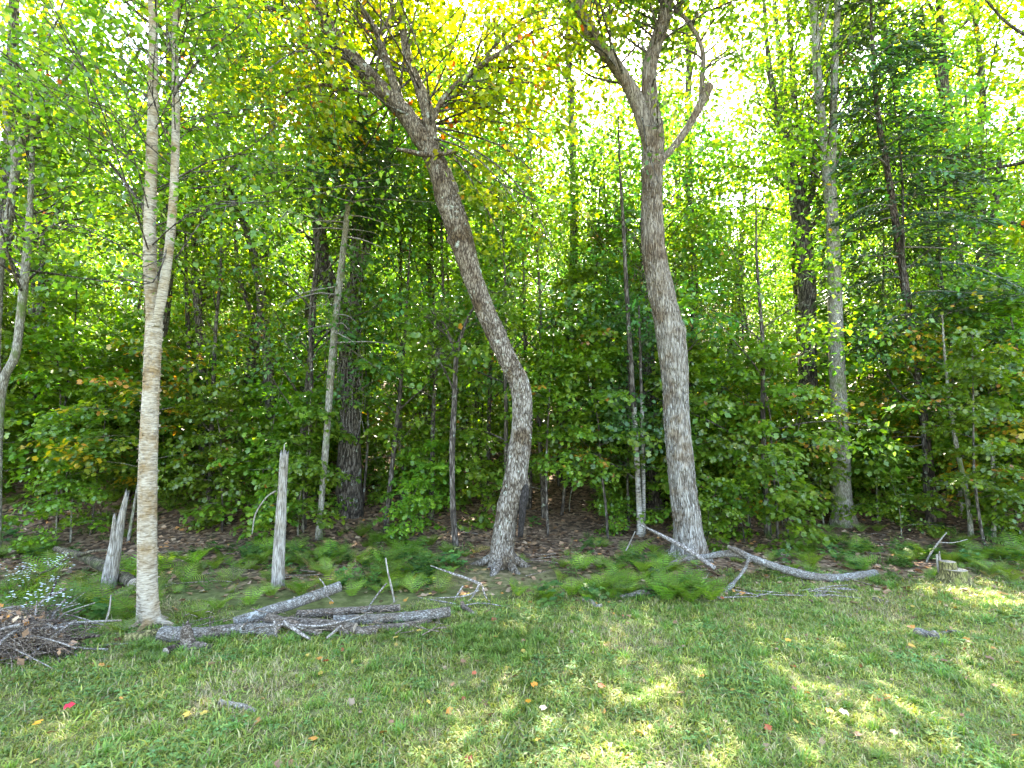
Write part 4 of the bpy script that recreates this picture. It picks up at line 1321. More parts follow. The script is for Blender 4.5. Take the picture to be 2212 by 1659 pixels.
# stump
ps = on_ground(2062, 1262)
st = thing('tree_stump', 'mossy cut stump with a stepped sawn top, on sunny grass', 'stump', ps)
k_ = 1.0
tb = Tubes()
rs = 0.125
tb.add(np.array([ps + [0, 0, -0.08], ps + [0, 0, 0.03], ps + [0, 0, 0.1], ps + [0, 0, 0.17]]), [rs * 1.35, rs * 1.15, rs, rs * .97], seg=28, n_per=6, disp=bark_disp(0.05, 10, 5, 0.06, flare=(ps[2] - .02, 0.05, 0.55), seed=3))
obj('base', tb.mesh('base', [M['moss_wood'], M['cut_wood']], ps), st)
tb = Tubes()
tb.add(np.array([ps + [-.035, .03, 0.16], ps + [-.035, .03, 0.25]]), [rs * .66, rs * .62], seg=20, n_per=4, disp=bark_disp(0.05, 10, 5, 0.06, seed=3))
obj('step', tb.mesh('step', [M['moss_wood'], M['cut_wood']], ps), st)
for dx in (-.085, -.055):
    tb = Tubes()
    tb.add(np.array([ps + [dx, .1, 0.1], ps + [dx - .005, .11, 0.28], ps + [dx + .002, .11, 0.4 + dx]]), [.016, .012, .005], seg=7, n_per=3, disp=bark_disp(.1, 20, 4, .1, seed=8))
    obj('splinter', tb.mesh('splinter', M['dead_wood'], ps), st)


def log(name, label, cat, a, b, w, mat, lift=(0.0, 0.0), yoff=(0, 0), bend=0.02, group=None, seg=16, taper=0.88, knots=0):
    """a, b picture ends; lift raises the axis above the ground contact point"""
    ga, gb = on_ground(*a), on_ground(*b)
    ra = w / 2 * ga[1] / F
    if lift[0]:
        q = at(a[0], a[1], ga[1] if not yoff[0] else yoff[0])
        ga = q
    if lift[1]:
        gb = at(b[0], b[1], yoff[1])
    A = ga + np.array([0, 0, 0 if lift[0] else ra * 0.6])
    B = gb + np.array([0, 0, 0 if lift[1] else ra * 0.6 * taper])
    mid = [(A * (1 - t) + B * t) + np.array([random.gauss(0, bend), random.gauss(0, bend), random.gauss(0, bend * .4)]) for t in (.33, .66)]
    loc = np.array([A[0], A[1], gz(A[0], A[1])])
    r = thing(name, label, cat, loc, group)
    tb = Tubes()
    tb.add(np.array([A, mid[0], mid[1], B]), [ra, ra * (1 - (1 - taper) / 3), ra * (1 - (1 - taper) * .66), ra * taper], seg=seg, n_per=10, disp=bark_disp(0.07, 14, 14, 0.14, seed=int(w * 7)))
    obj('stem', tb.mesh('stem', [mat, M['cut_wood']], loc), r)
    if knots:
        for q in range(knots):
            t = random.uniform(.15, .9)
            c = A * (1 - t) + B * t
            tb = Tubes()
            d = norm(np.array([random.gauss(0, .5), -.6, .7]))
            tb.add(np.array([c + d * ra * .7, c + d * ra * 1.35]), [ra * .22, ra * .16], seg=7, n_per=2)
            obj('knot', tb.mesh('knot', [mat, M['cut_wood']], loc), r)
    return r


LB, LR = M['log_bark'], M['log_brown']
log('log', 'thick grey sawn log lying in front of the pile, nearest the birch', 'log', (349, 1385), (600, 1374), 33, LB, knots=2, seg=24)
log('log', 'long grey log propped diagonally, its upper end raised over the pile', 'log', (505, 1356), (735, 1266), 24, LB, lift=(0, 1), yoff=(0, 5.3), knots=3, seg=22, taper=.9)
log('log', 'straight thin log lying on top at the back of the pile', 'log', (642, 1327), (864, 1313), 16, LR, lift=(1, 1), yoff=(4.95, 5.0), seg=16)
log('log', 'smooth grey log at the right end of the pile', 'log', (720, 1342), (972, 1321), 20, LB, lift=(1, 1), yoff=(4.75, 4.95), knots=1, seg=20)
log('log', 'brown log lying in the middle of the pile with a sawn face', 'log', (612, 1343), (768, 1357), 20, LR, lift=(1, 1), yoff=(4.75, 4.55), seg=20)
log('log', 'short brown log slanting toward the lawn at the pile centre', 'log', (577, 1334), (690, 1378), 17, LR, lift=(1, 0), yoff=(4.65, 0), seg=18)
log('log', 'low dark log underneath the right side of the pile', 'log', (768, 1372), (930, 1345), 16, LR, seg=16)
log('log', 'short stubby log end at the front of the pile', 'log', (735, 1378), (815, 1366), 18, LR, seg=16)
log('log', 'bark-covered log hidden under the propped diagonal log', 'log', (530, 1352), (660, 1338), 16, LR, lift=(0, 1), yoff=(0, 5.0), seg=16)
log('log', 'yellowish mossy rotten log at the foot of the birch', 'log', (268, 1390), (350, 1374), 22, M['moss_wood'], seg=18)
log('log', 'pale weathered log end poking in above the brush heap at the left', 'log', (-40, 1345), (34, 1316), 22, M['dead_wood'], lift=(0, 1), yoff=(0, 4.6), seg=16, taper=.6)
log('branch_piece', 'short barkless stick lying alone on the near lawn', 'stick', (475, 1524), (553, 1544), 13, M['dead_wood'], seg=14, bend=.008)
log('branch_piece', 'short mossy log piece lying before the ferns under the silver maple', 'log', (1342, 1296), (1410, 1283), 13, LB, seg=14)
log('branch_piece', 'small pale stick end at the lawn edge left of the fern clump', 'stick', (1258, 1300), (1300, 1312), 9, M['dead_wood'], seg=10)
log('branch_piece', 'short brown branch stub right of the log pile', 'stick', (998, 1308), (1022, 1330), 10, LR, seg=10)
log('branch_piece', 'dark fallen stick by the flat chip on the right lawn', 'stick', (2010, 1376), (2072, 1368), 8, LR, seg=10)
log('wood_chip', 'flat bark slab lying on the right lawn', 'wood piece', (1984, 1376), (2018, 1374), 18, LB, seg=12)
log('wood_chip', 'small dark wood chunk on the grass below the fallen limb', 'wood piece', (1888, 1300), (1920, 1306), 12, LR, seg=10)
log('wood_chip', 'dark wooden block on the grass below the thick grey log', 'wood piece', (357, 1418), (402, 1398), 20, M['bark_hemlock'], seg=6, bend=0)

dp = np.random.default_rng(95)
dl = on_ground(700, 1380)
tb = Tubes()
for k in range(70):
    q0 = on_ground(dp.uniform(400, 960), dp.uniform(1340, 1385))
    a, L_ = dp.random() * 3.14, .08 + .3 * dp.random()
    d = np.array([math.cos(a), math.sin(a) * .6, .25 * dp.normal()]) * L_ / 2
    h = .02 + .10 * dp.random()
    tb.add(np.array([q0 - d + [0, 0, h], q0 + dp.normal(size=3) * .01 + [0, 0, h], q0 + d + [0, 0, h]]), [.006, .004, .002], seg=4, n_per=2, cap=False)
tag(obj('pile_twigs', tb.mesh('pile_twigs', M['twig_brown'])), 'broken twigs caught between the stacked logs', 'twigs', kind='stuff')

# old root stub in front of thick log
pr_ = on_ground(405, 1402)
rt = thing('root_stub', 'weathered grey stump root standing against the thick grey log', 'stump', pr_)
tb = Tubes()
tb.add(np.array([pr_ + [.05, -.03, -.02], pr_ + [0, 0, .06], pr_ + [-.02, 0, .13], pr_ + [-.025, .01, .165]]), [.06, .048, .042, .03], seg=18, n_per=5, disp=bark_disp(.2, 26, 7, .3, flare=(pr_[2], .03, .5), seed=4), jag=.05)
obj('base', tb.mesh('base', LR, pr_), rt)
tb = Tubes()
tb.add(np.array([pr_ + [.06, -.02, .03], pr_ + [.14, -.03, .03], pr_ + [.2, -.02, .015]]), [.035, .03, .012], seg=10, n_per=4, disp=bark_disp(.15, 22, 10, .15, seed=4))
obj('root', tb.mesh('root', LR, pr_), rt)


def thin(tr, k):
    return [(t_[0], t_[1], t_[2] * k, *t_[3:]) for t_ in tr]


def sticks(name, label, cat, traces, mat, y0=None, seg=9, disp=None):
    if y0 is None:
        y0 = 6.0
    first = trunk_path(traces[0], y0)[0]
    k = int(np.argmin(first[:, 2]))
    loc = np.array([first[k][0], first[k][1], gz(first[k][0], first[k][1])])
    r = thing(name, label, cat, loc)
    for i, tr in enumerate(traces):
        p, rd = trunk_path(tr, y0)
        tb = Tubes()
        tb.add(p, rd, seg=seg, n_per=8, disp=disp)
        obj('main_stem' if i == 0 else 'side_branch', tb.mesh('stem', [mat, M['cut_wood']], loc), r)
    return r


yf = base_y(1850, 1255)
sticks('fallen_limb', 'long bent fallen limb arching over ferns in front of the silver maple', 'fallen limb',
       [thin(t_, .82) for t_ in [[(1890, 1238, 20, .25), (1860, 1246, 23, .15), (1800, 1249, 23, 0), (1745, 1243, 22, -.05), (1690, 1229, 21), (1645, 1214, 20), (1618, 1203, 18, .05), (1597, 1192, 14, .1), (1580, 1184, 10, .1), (1572, 1180, 7, .1)],
        [(1640, 1212, 15, .1), (1612, 1202, 16, .12), (1585, 1195, 17, .15), (1555, 1197, 15, .2), (1520, 1203, 14, .25), (1485, 1206, 12, .25), (1455, 1216, 11, .2), (1430, 1235, 8, .15), (1416, 1246, 5, .1)],
        [(1617, 1206, 7, -.02), (1611, 1225, 7, -.1), (1597, 1245, 7, -.2), (1582, 1262, 9, -.3)],
        [(1582, 1262, 12, -.32), (1568, 1280, 11, -.4), (1568, 1300, 10, -.5), (1580, 1322, 8, -.62)]]],
       M['log_bark'], yf, seg=16, disp=bark_disp(.13, 16, 10, .3, seed=2))
sticks('fallen_branch', 'straight dead branch slanting up across the silver maple base', 'branch',
       [[(1545, 1228, 9, -.1), (1505, 1200, 10, 0), (1470, 1178, 9, .1), (1430, 1157, 7, .3), (1385, 1134, 3, .4)], [(1432, 1158, 3, .3), (1400, 1142, 2, .2), (1388, 1128, 2, .1)]], M['twig'], 6.55, disp=bark_disp(.06, 14, 8, .12, seed=2))
sticks('bent_stick', 'thin bare white stick standing up behind the logs', 'stick', [[(852, 1302, 5), (846, 1270, 5), (838, 1235, 4), (833, 1205, 3)]], M['dead_wood'], 5.2, seg=6)
sticks('bare_stick', 'dark twig leaning right behind the thin back log', 'stick', [[(797, 1310, 3), (815, 1285, 4), (835, 1260, 3)]], M['twig'], 5.3, seg=6)
sticks('leaning_pole', 'grey pole leaning against the left side of the birch', 'stick', [[(240, 1372, 6, -.15), (270, 1352, 6), (303, 1330, 6, .1)]], M['twig'], yb, seg=8)
sticks('broken_branch', 'broken brown branch with fanned twigs between logs and crooked maple', 'branch',
       [[(1040, 1263, 7, -.1), (1010, 1250, 6), (975, 1238, 5, .1), (930, 1222, 2, .2)], [(1035, 1263, 5, -.1), (1020, 1290, 4, -.2), (1000, 1310, 3, -.3)], [(1042, 1265, 4, -.1), (1050, 1290, 3, -.2), (1070, 1310, 2, -.3)],
        [(1010, 1310, 3, -.3), (960, 1300, 3, -.3), (900, 1290, 2, -.1)], [(1000, 1265, 3, -.1), (985, 1290, 3, -.2), (975, 1310, 2, -.3)], [(1035, 1275, 3, -.2), (1000, 1288, 3, -.25), (940, 1292, 2, -.3)], [(980, 1312, 3, -.4), (1040, 1303, 3, -.35), (1100, 1312, 2, -.4)]], M['twig'], 5.7, seg=6)
sticks('bare_twig', 'pale forked twig leaning beside the white birch pair', 'twig', [[(1352, 1190, 3), (1362, 1170, 3), (1372, 1148, 2)], [(1360, 1170, 2), (1366, 1180, 2)]], M['dead_wood'], 7.2, seg=5)
sticks('leaning_branch', 'thin white-grey branch leaning up left of the mossy stump', 'branch', [[(1995, 1235, 4), (2005, 1205, 4), (2025, 1175, 4), (2045, 1150, 2)], [(2030, 1172, 2), (2060, 1172, 2), (2090, 1165, 1.5)]], M['dead_wood'], 7.2, seg=6)
sticks('downed_tree', 'mossy dark fallen trunk in shade behind the left ferns', 'fallen tree', [[(290, 1262, 26, -.4), (255, 1240, 24), (215, 1218, 22, .2), (170, 1200, 17, .4), (120, 1185, 10, .7)], [(170, 1200, 9, .3), (205, 1190, 6, .2), (260, 1188, 4, .1)], [(150, 1200, 8, .2), (110, 1230, 5, 0), (60, 1245, 3, -.1)]], M['bark_mossy'], base_y(270, 1262) + .1, seg=12, disp=bark_disp(.06, 8, 5, .12, seed=2))
for lab, tr, yw in (('thin grey twig hanging across the propped log end', [[(708, 1285, 3), (700, 1262, 3), (690, 1250, 2)], [(690, 1272, 2), (720, 1300, 2)]], 5.15),
                    ('long thin dry branch resting over the pile centre', [[(640, 1350, 5), (690, 1352, 5), (760, 1338, 4), (800, 1322, 2)]], 4.5),
                    ('pale split branch in the middle of the log pile', [[(612, 1342, 8), (640, 1362, 8), (672, 1382, 5)]], 4.4),
                    ('dark short stub crossing logs near the lawn', [[(706, 1378, 5), (722, 1365, 6), (738, 1352, 5)]], 4.35),
                    ('thin stick lying along the thick grey log', [[(575, 1352, 5), (620, 1350, 6), (660, 1358, 4)]], 4.5),
                    ('upright little stake against the thick log', [[(598, 1385, 6), (595, 1360, 6), (592, 1338, 5)]], 4.45)):
    sticks('dead_branch', lab, 'branch', tr, M['twig'], yw, seg=7)
for k in range(16):
    X_ = random.uniform(1540, 1850)
    pt = on_ground(X_, random.uniform(1275, 1300))
    a = random.gauss(0, .25)
    L_ = random.uniform(.2, .7)
    d = np.array([math.cos(a), math.sin(a), 0]) * L_ / 2
    r = thing('dry_twig', 'dry grey twig lying under the fallen limb on the grass', 'twig', pt, 'dry twigs under the fallen limb')
    tb = Tubes()
    tb.add(np.array([pt - d + [0, 0, .015], pt + [0, random.gauss(0, .04), .03], pt + d + [0, 0, .02]]), [.008, .007, .003], seg=5, n_per=4)
    obj('stem', tb.mesh('stem', M['twig'], pt), r)

# brush heap at the left
pb = on_ground(70, 1420)
bh = thing('brush_heap', 'tangled grey-brown heap of cut twigs at the left lawn edge', 'brush heap', pb)
gb = np.random.default_rng(91)


def heap_z(x, y):
    u = (x - (pb[0] - .42)) / 0.75 + .25 * math.sin(y * 9)
    v = (y - pb[1] - .1) / 0.45 + .2 * math.sin(x * 8)
    return 0.34 * max(0, 1 - u * u - v * v) ** 0.8


def heap_branch(tb, big):
    a = gb.random() * 6.28
    rr = math.sqrt(gb.random())
    c = np.array([pb[0] - .42 + .68 * rr * math.cos(a), pb[1] + .1 + .42 * rr * math.sin(a), 0])
    L_ = (0.4 + .7 * gb.random()) if big else (.12 + .4 * gb.random())
    d = norm(np.array([gb.normal(), gb.normal() * .6, gb.normal() * .38]))
    hz = heap_z(c[0], c[1]) * (0.35 + .65 * gb.random())
    pts = []
    for t in (-.5, -.2, .15, .5):
        q = c + d * L_ * t + gb.normal(size=3) * .02
        q[2] = gz(q[0], q[1]) + max(0.01, hz + d[2] * L_ * t - .3 * abs(t) * L_)
        pts.append(q)
    r = (.006 + .008 * gb.random()) if big else .0022 + .002 * gb.random()
    tb.add(np.array(pts), [r, r * .8, r * .6, r * .3], seg=6 if big else 3, n_per=4 if big else 2, cap=big)


for k in range(110):
    tb = Tubes()
    heap_branch(tb, True)
    obj('branch', tb.mesh('branch', M['twig'] if k % 3 else M['bark_hemlock'], pb), bh)
tb = Tubes()
for k in range(1500):
    heap_branch(tb, False)
tag(obj('twigs', tb.mesh('twigs', M['twig_brown'], pb), bh), kind='stuff')
hx = pb[0] - .42 + gb.normal(size=700) * .32
hy = pb[1] + .1 + gb.normal(size=700) * .2
hc = np.stack([hx, hy, [gz(a, b) + heap_z(a, b) * gb.random() + .02 for a, b in zip(hx, hy)]], -1) - pb
HC = np.array([(.3, .17, .1), (.2, .11, .06), (.42, .28, .16), (.5, .2, .04), (.1, .18, .03)])
v, f, cc = leaf_arrays(hc, rand_dirs(700, gb), np.array([0, -.5, 1.0]) + .6 * gb.normal(size=(700, 3)), .05 * (.5 + gb.random(700)), HC[gb.choice(5, 700, p=[.35, .3, .2, .07, .08])] * (.7 + .5 * gb.random((700, 1))), 'simple')
tag(obj('dead_leaves', mesh_np('dead_leaves', v, [f], M['litter'], cols=cc), bh), kind='stuff')
for lab, tr in (('thin pale stalk sticking up out of the brush heap', [[(228, 1345, 4), (236, 1318, 4), (240, 1285, 3)]]),
                ('long straight grey stick leaning over the brush heap', [[(120, 1352, 5), (160, 1345, 5), (262, 1340, 4)]]),
                ('slanting bare stick above the brush heap', [[(120, 1350, 3), (140, 1325, 3), (205, 1302, 2)]])):
    sticks('bare_stick', lab, 'stick', tr, M['dead_wood'], pb[1] + .3, seg=6)


# ------------------------------------------------------------------ ferns, grass, litter: cover
def fern_arrays(g, nf=9, L=0.5, cols=((0.105, 0.18, 0.018), (0.13, 0.205, 0.02), (0.16, 0.225, 0.024))):
    parts = []
    for k in range(nf):
        az = k * 6.283 / nf + g.normal() * .25
        ln = L * (0.7 + .5 * g.random())
        h = np.array([math.cos(az), math.sin(az), 0])
        side = np.array([-h[1], h[0], 0])
        m = 12
        t = np.linspace(0.12, 1, m)
        el = 1.3 - 1.25 * t
        st_ = ln / m
        pos = np.cumsum(np.stack([np.cos(el) * st_, np.sin(el) * st_], -1), 0)
        P = h[None] * pos[:, :1] + np.array([0, 0, 1.0])[None] * pos[:, 1:]
        tan = h[None] * np.cos(el)[:, None] + np.array([0, 0, 1.0])[None] * np.sin(el)[:, None]
        nr = np.cross(tan, side[None])
        nr = nr * np.sign(nr[:, 2:3] + 1e-6)
        w = ln * 0.33 * np.sin(np.pi * np.clip(t * 0.86 + .12, 0, 1)) ** .8
        c0 = np.array(cols[g.integers(0, len(cols))]) * (.8 + .4 * g.random())
        for sgn in (1, -1):
            d = side[None] * sgn + tan * 0.45 + np.array([0, 0, -.15])
            # each pinna a slim tapering leaflet with two serrated steps
            k_ = m
            T = np.array([[0, .0, 0], [.22, .085, 0], [.3, .04, 0], [.55, .06, 0], [.6, .03, 0], [1, 0, 0], [.6, -.03, 0], [.55, -.06, 0], [.3, -.04, 0], [.22, -.085, 0]])
            dd = norm(d)
            ss = np.cross(nr, dd)
            V = P[:, None] + T[None, :, :1] * (dd * w[:, None])[:, None] + T[None, :, 1:2] * (ss * w[:, None])[:, None]
            Fc = np.array([[0, 1, 9], [1, 2, 8], [1, 8, 9], [2, 3, 7], [2, 7, 8], [3, 4, 6], [3, 6, 7], [4, 5, 6]])
            Fa = (np.arange(k_) * 10)[:, None, None] + Fc[None]
            parts.append((V.reshape(-1, 3), Fa.reshape(-1, 3), np.repeat(np.tile(c0, (k_, 1)) * (.85 + .3 * g.random((k_, 1))), 10, 0)))
        # rachis ribbon
        V = np.concatenate([P + side * .003, P - side * .003])
        q = np.arange(m - 1)
        Fa = np.concatenate([np.stack([q, q + 1, q + m], -1), np.stack([q + 1, q + 1 + m, q + m], -1)])
        parts.append((V, Fa, np.tile(np.array([.12, .13, .04]), (2 * m, 1))))
    return join_arrays(parts)


def tuft_arrays(g, nb, L, spread, flat, cols, wts, width=.0035):
    base = np.zeros((nb, 3))
    base[:, :2] = g.normal(size=(nb, 2)) * spread
    az = g.random(nb) * 6.283
    el = flat + (1.45 - flat) * g.random(nb)
    ln = L * (.5 + .8 * g.random(nb))
    d = np.stack([np.cos(az) * np.cos(el), np.sin(az) * np.cos(el), np.sin(el)], -1)
    s = np.stack([-np.sin(az), np.cos(az), 0 * az], -1)
    w = width * (.6 + .8 * g.random(nb))[:, None]
    bendd = np.stack([np.cos(az), np.sin(az), -0.7 + 0 * az], -1)
    mid = base + d * (ln * .55)[:, None]
    tip = mid + norm(d + .7 * bendd) * (ln * .5)[:, None]
    V = np.stack([base - s * w, base + s * w, mid - s * w * .8, mid + s * w * .8, tip], 1).reshape(-1, 3)
    Fc = np.array([[0, 1, 3], [0, 3, 2], [2, 3, 4]])
    Fa = ((np.arange(nb) * 5)[:, None, None] + Fc[None]).reshape(-1, 3)
    C = np.array(cols)
    c = C[g.choice(len(C), nb, p=np.array(wts) / np.sum(wts))] * (.75 + .5 * g.random((nb, 1)))
    return V, Fa, np.repeat(c, 5, 0)


def clover_arrays(g, nb, spread, size, cols, shape='simple', h=.03):
    c = np.zeros((nb, 3))
    c[:, :2] = g.normal(size=(nb, 2)) * spread
    c[:, 2] = h * (.4 + g.random(nb))
    parts = []
    a0 = g.random(nb) * 6.28
    C = np.array(cols)
    col = C[g.integers(0, len(C), nb)] * (.75 + .5 * g.random((nb, 1)))
    nn = np.array([0, 0, 1.0]) + .35 * g.normal(size=(nb, 3))
    for j in range(3):
        a = a0 + j * 2.094
        d = np.stack([np.cos(a), np.sin(a), .1 + 0 * a], -1)
        parts.append(leaf_arrays(c, d, nn, size * (.7 + .5 * g.random(nb)), col, shape))
    return join_arrays(parts)


def herb_arrays(g, ns, H):
    parts = []
    for k in range(ns):
        top = np.array([g.normal() * .08, g.normal() * .08, H * (.7 + .5 * g.random())])
        b = np.array([g.normal() * .04, g.normal() * .04, 0])
        m = 16
        t = np.linspace(.15, 1, m)
        c = b + (top - b) * t[:, None]
        a = np.arange(m) * 2.4
        d = np.stack([np.cos(a), np.sin(a), .35 - .3 * g.random(m)], -1)
        col = np.array([.08, .165, .035]) * (.75 + .5 * g.random((m, 1)))
        parts.append(leaf_arrays(c, d, np.array([0, 0, 1.]) + .2 * g.normal(size=(m, 3)), .09 * (1.2 - .7 * t), col, 'needle'))
        V = np.array([b + [.003, 0, 0], b - [.003, 0, 0], top])
        parts.append((V, np.array([[0, 1, 2]]), np.tile([.1, .12, .04], (3, 1))))
    return join_arrays(parts)


SRC = {}


def src_collection(name, arrays_list, mat):
    c = bpy.data.collections.new(name)
    for i, (v, f, cc) in enumerate(arrays_list):
        o = bpy.data.objects.new(name, mesh_np(name, v, [f], mat, cols=cc))
        c.objects.link(o)
    return c


def scatter(name, label, cat, coll, pts, rot, scl, tint, idx, kind='stuff'):
    me = bpy.data.meshes.new(name)
    me.vertices.add(len(pts))
    me.vertices.foreach_set('co', np.asarray(pts, dtype=np.float32).ravel())
    for nm, ty, arr, key in (('rot', 'FLOAT_VECTOR', rot, 'vector'), ('scl', 'FLOAT', scl, 'value'), ('tint', 'FLOAT', tint, 'value'), ('idx', 'INT', idx, 'value')):
        a = me.attributes.new(nm, ty, 'POINT')
        a.data.foreach_set(key, np.asarray(arr, dtype=np.int32 if ty == 'INT' else np.float32).ravel())
    o = obj(name, me)
    tag(o, label, cat, kind=kind)
    ng = bpy.data.node_groups.new(name, 'GeometryNodeTree')
    ng.interface.new_socket('Geometry', in_out='INPUT', socket_type='NodeSocketGeometry')
    ng.interface.new_socket('Geometry', in_out='OUTPUT', socket_type='NodeSocketGeometry')
    N, L = ng.nodes, ng.links
    gi, go = N.new('NodeGroupInput'), N.new('NodeGroupOutput')
    ci = N.new('GeometryNodeCollectionInfo')
    ci.inputs['Collection'].default_value = coll
    ci.inputs['Separate Children'].default_value = True
    ci.inputs['Reset Children'].default_value = True
    ip = N.new('GeometryNodeInstanceOnPoints')
    ip.inputs['Pick Instance'].default_value = True

    def attr(nm, ty):
        a = N.new('GeometryNodeInputNamedAttribute')
        a.data_type = ty
        a.inputs['Name'].default_value = nm
        return a.outputs['Attribute']
    L.new(gi.outputs[0], ip.inputs['Points'])
    L.new(ci.outputs[0], ip.inputs['Instance'])
    L.new(attr('idx', 'INT'), ip.inputs['Instance Index'])
    er = N.new('FunctionNodeEulerToRotation')
    L.new(attr('rot', 'FLOAT_VECTOR'), er.inputs[0])
    L.new(er.outputs[0], ip.inputs['Rotation'])
    L.new(attr('scl', 'FLOAT'), ip.inputs['Scale'])
    L.new(ip.outputs[0], go.inputs[0])
    md = o.modifiers.new('scatter', 'NODES')
    md.node_group = ng
    return o


def slope_rot(x, y, g, jit=.08):
    e = .15
    dzdx = (G(x + e, y) - G(x - e, y)) / (2 * e)
    dzdy = (G(x, y + e) - G(x, y - e)) / (2 * e)
    rz = g.random(len(x)) * 6.283
    # tilt about world axes first order, applied as XYZ euler with spin last on z is inaccurate for large slopes; small here
    return np.stack([np.arctan(dzdy) * .0 + g.normal(size=len(x)) * jit, g.normal(size=len(x)) * jit, rz], -1)


# grass
g = np.random.default_rng(61)
GC = [(0.24, 0.28, 0.048), (0.175, 0.245, 0.042), (0.30, 0.31, 0.065), (0.13, 0.205, 0.045), (0.36, 0.32, 0.15), (0.27, 0.19, 0.11)]
tufts = [tuft_arrays(g, 34, .054, .038, .1, GC, [3, 3, 2, 2, .8, .3]),
         tuft_arrays(g, 34, .05, .04, .0, GC, [3, 3, 2, 2, 1.6, .8]),
         tuft_arrays(g, 46, .075, .018, .5, [(0.11, 0.21, 0.03), (0.15, 0.24, 0.035), (.09, .17, .03)], [1, 1, 1], width=.003),
         clover_arrays(g, 16, .04, .012, [(0.09, 0.19, 0.05), (0.115, 0.22, 0.055), (.07, .16, .05)]),
         clover_arrays(g, 9, .04, .019, [(0.11, 0.18, 0.045), (0.15, 0.21, 0.05)], shape='simple', h=.02),
         tuft_arrays(g, 26, .07, .04, -.05, [(.3, .25, .13), (.22, .17, .1), (.36, .3, .17)], [1, 1, 1], width=.0025)]
coll = src_collection('grass_tuft', tufts, M['grass'])
NG = 62000
x = g.uniform(-10, 10, NG)
y = .5 + 7.0 * g.random(NG)
keep = (np.abs(x) < y * 1.15 + 2.2)
x, y = x[keep], y[keep]
ed = 5.45 + .35 * np.sin(x * .9) + .35 * vnoise(np.stack([x * 1.4, y * 1.4, 0 * x], -1), 17) + np.where(x > 2.6, .55, 0) + np.where(x > 3.2, .5, 0) + np.where(x < -1, -.3, 0)
pk = np.clip((ed + .5 - y) / .9, 0.0, 1)
keep = g.random(len(x)) < pk
x, y = x[keep], y[keep]
n = len(x)
pn = vnoise(np.stack([x * 1.1, y * 1.1, 0 * x], -1), 23)
pn2 = vnoise(np.stack([x * 2.9, y * 2.9, 0 * x], -1), 24)
r = g.random(n)
idx = np.where(r < .46, 0, np.where(r < .74, 1, np.where(r < .8, 2, np.where(r < .88, 3, np.where(r < .93, 4, 5)))))
idx = np.where((pn2 > .4) & (r > .55), 3 + (g.random(n) > .6), idx)
idx = np.where((pn > .45) & (r > .55), 5, idx)
idx = np.where((pn < -.6) & (pn2 < 0) & (r > .3), 2, idx)
tint = np.clip(.5 + .35 * pn + .25 * g.normal(size=n), 0, 1)
scatter('grass', 'short rough-mown grass and clover covering the near lawn', 'grass', coll, np.stack([x, y, G(x, y) - .004], -1), slope_rot(x, y, g, .12), (.7 + .5 * g.random(n)) * (1 + .35 * pn2), tint, idx)

# ferns as undergrowth
g = np.random.default_rng(62)
ferns = [fern_arrays(g, 9, .36), fern_arrays(g, 7, .30, ((0.13, 0.21, 0.03), (.17, .235, .035))), fern_arrays(g, 11, .40, ((.09, .165, .018), (.11, .185, .02))), fern_arrays(g, 6, .24),
         clover_arrays(g, 26, .1, .06, [(0.05, 0.12, 0.03), (0.08, 0.15, 0.03)], shape='lobed', h=.14),
         tuft_arrays(g, 40, .2, .04, .5, [(.07, .14, .03), (.11, .17, .04), (.25, .2, .09)], [2, 2, 1], width=.004),
         herb_arrays(g, 5, .42), herb_arrays(g, 3, .3), fern_arrays(g, 5, .30, ((.26, .17, .07), (.3, .24, .06), (.1, .17, .03)))]
fcoll = src_collection('fern_clump', ferns, M['fern'])
NF = 8200
y = 5.0 + 11 * g.random(NF) ** 1.7
x = g.uniform(-1, 1, NF) * (y * 1.15 + 2)
edge = 5.35 + .3 * np.sin(x * .9) + np.where(x > 2.6, .5, 0) + np.where(x < -1, -.2, 0) + np.where(x < -3, -.5, 0)
cl = vnoise(np.stack([x * .8, y * .8, 0 * x], -1), 29)
dens = np.where(y < 7.9, np.clip(.5 + 1.1 * cl, 0.04, .95), np.clip(.16 + .7 * cl, 0, .55))
dens = np.where((y > 5.9) & (np.abs(x - .6) < 1.0), dens * .35, dens)   # bare leafy ground around the crooked maple
edge = edge + np.where(x > 3.0, .45, 0)
keep = (y > edge) & (g.random(NF) < dens) & ~((np.abs(x - ps[0]) < .5) & (y < ps[1] + .25)) & ~((x > -3.2) & (x < -.2) & (y < 5.75))
x, y = x[keep], y[keep]
n = len(x)
r = g.random(n)
idx = np.where(r < .14, 0, np.where(r < .28, 1, np.where(r < .35, 2, np.where(r < .5, 3, np.where(r < .68, 4, np.where(r < .80, 5, np.where(r < .88, 6, np.where(r < .96, 7, 8))))))))
scatter('fern_undergrowth', 'low green ferns and seedlings carpeting the wood edge', 'ferns', fcoll, np.stack([x, y, G(x, y) - .01], -1), slope_rot(x, y, g, .2), .36 + .66 * g.random(n) ** 1.3, g.random(n), idx)

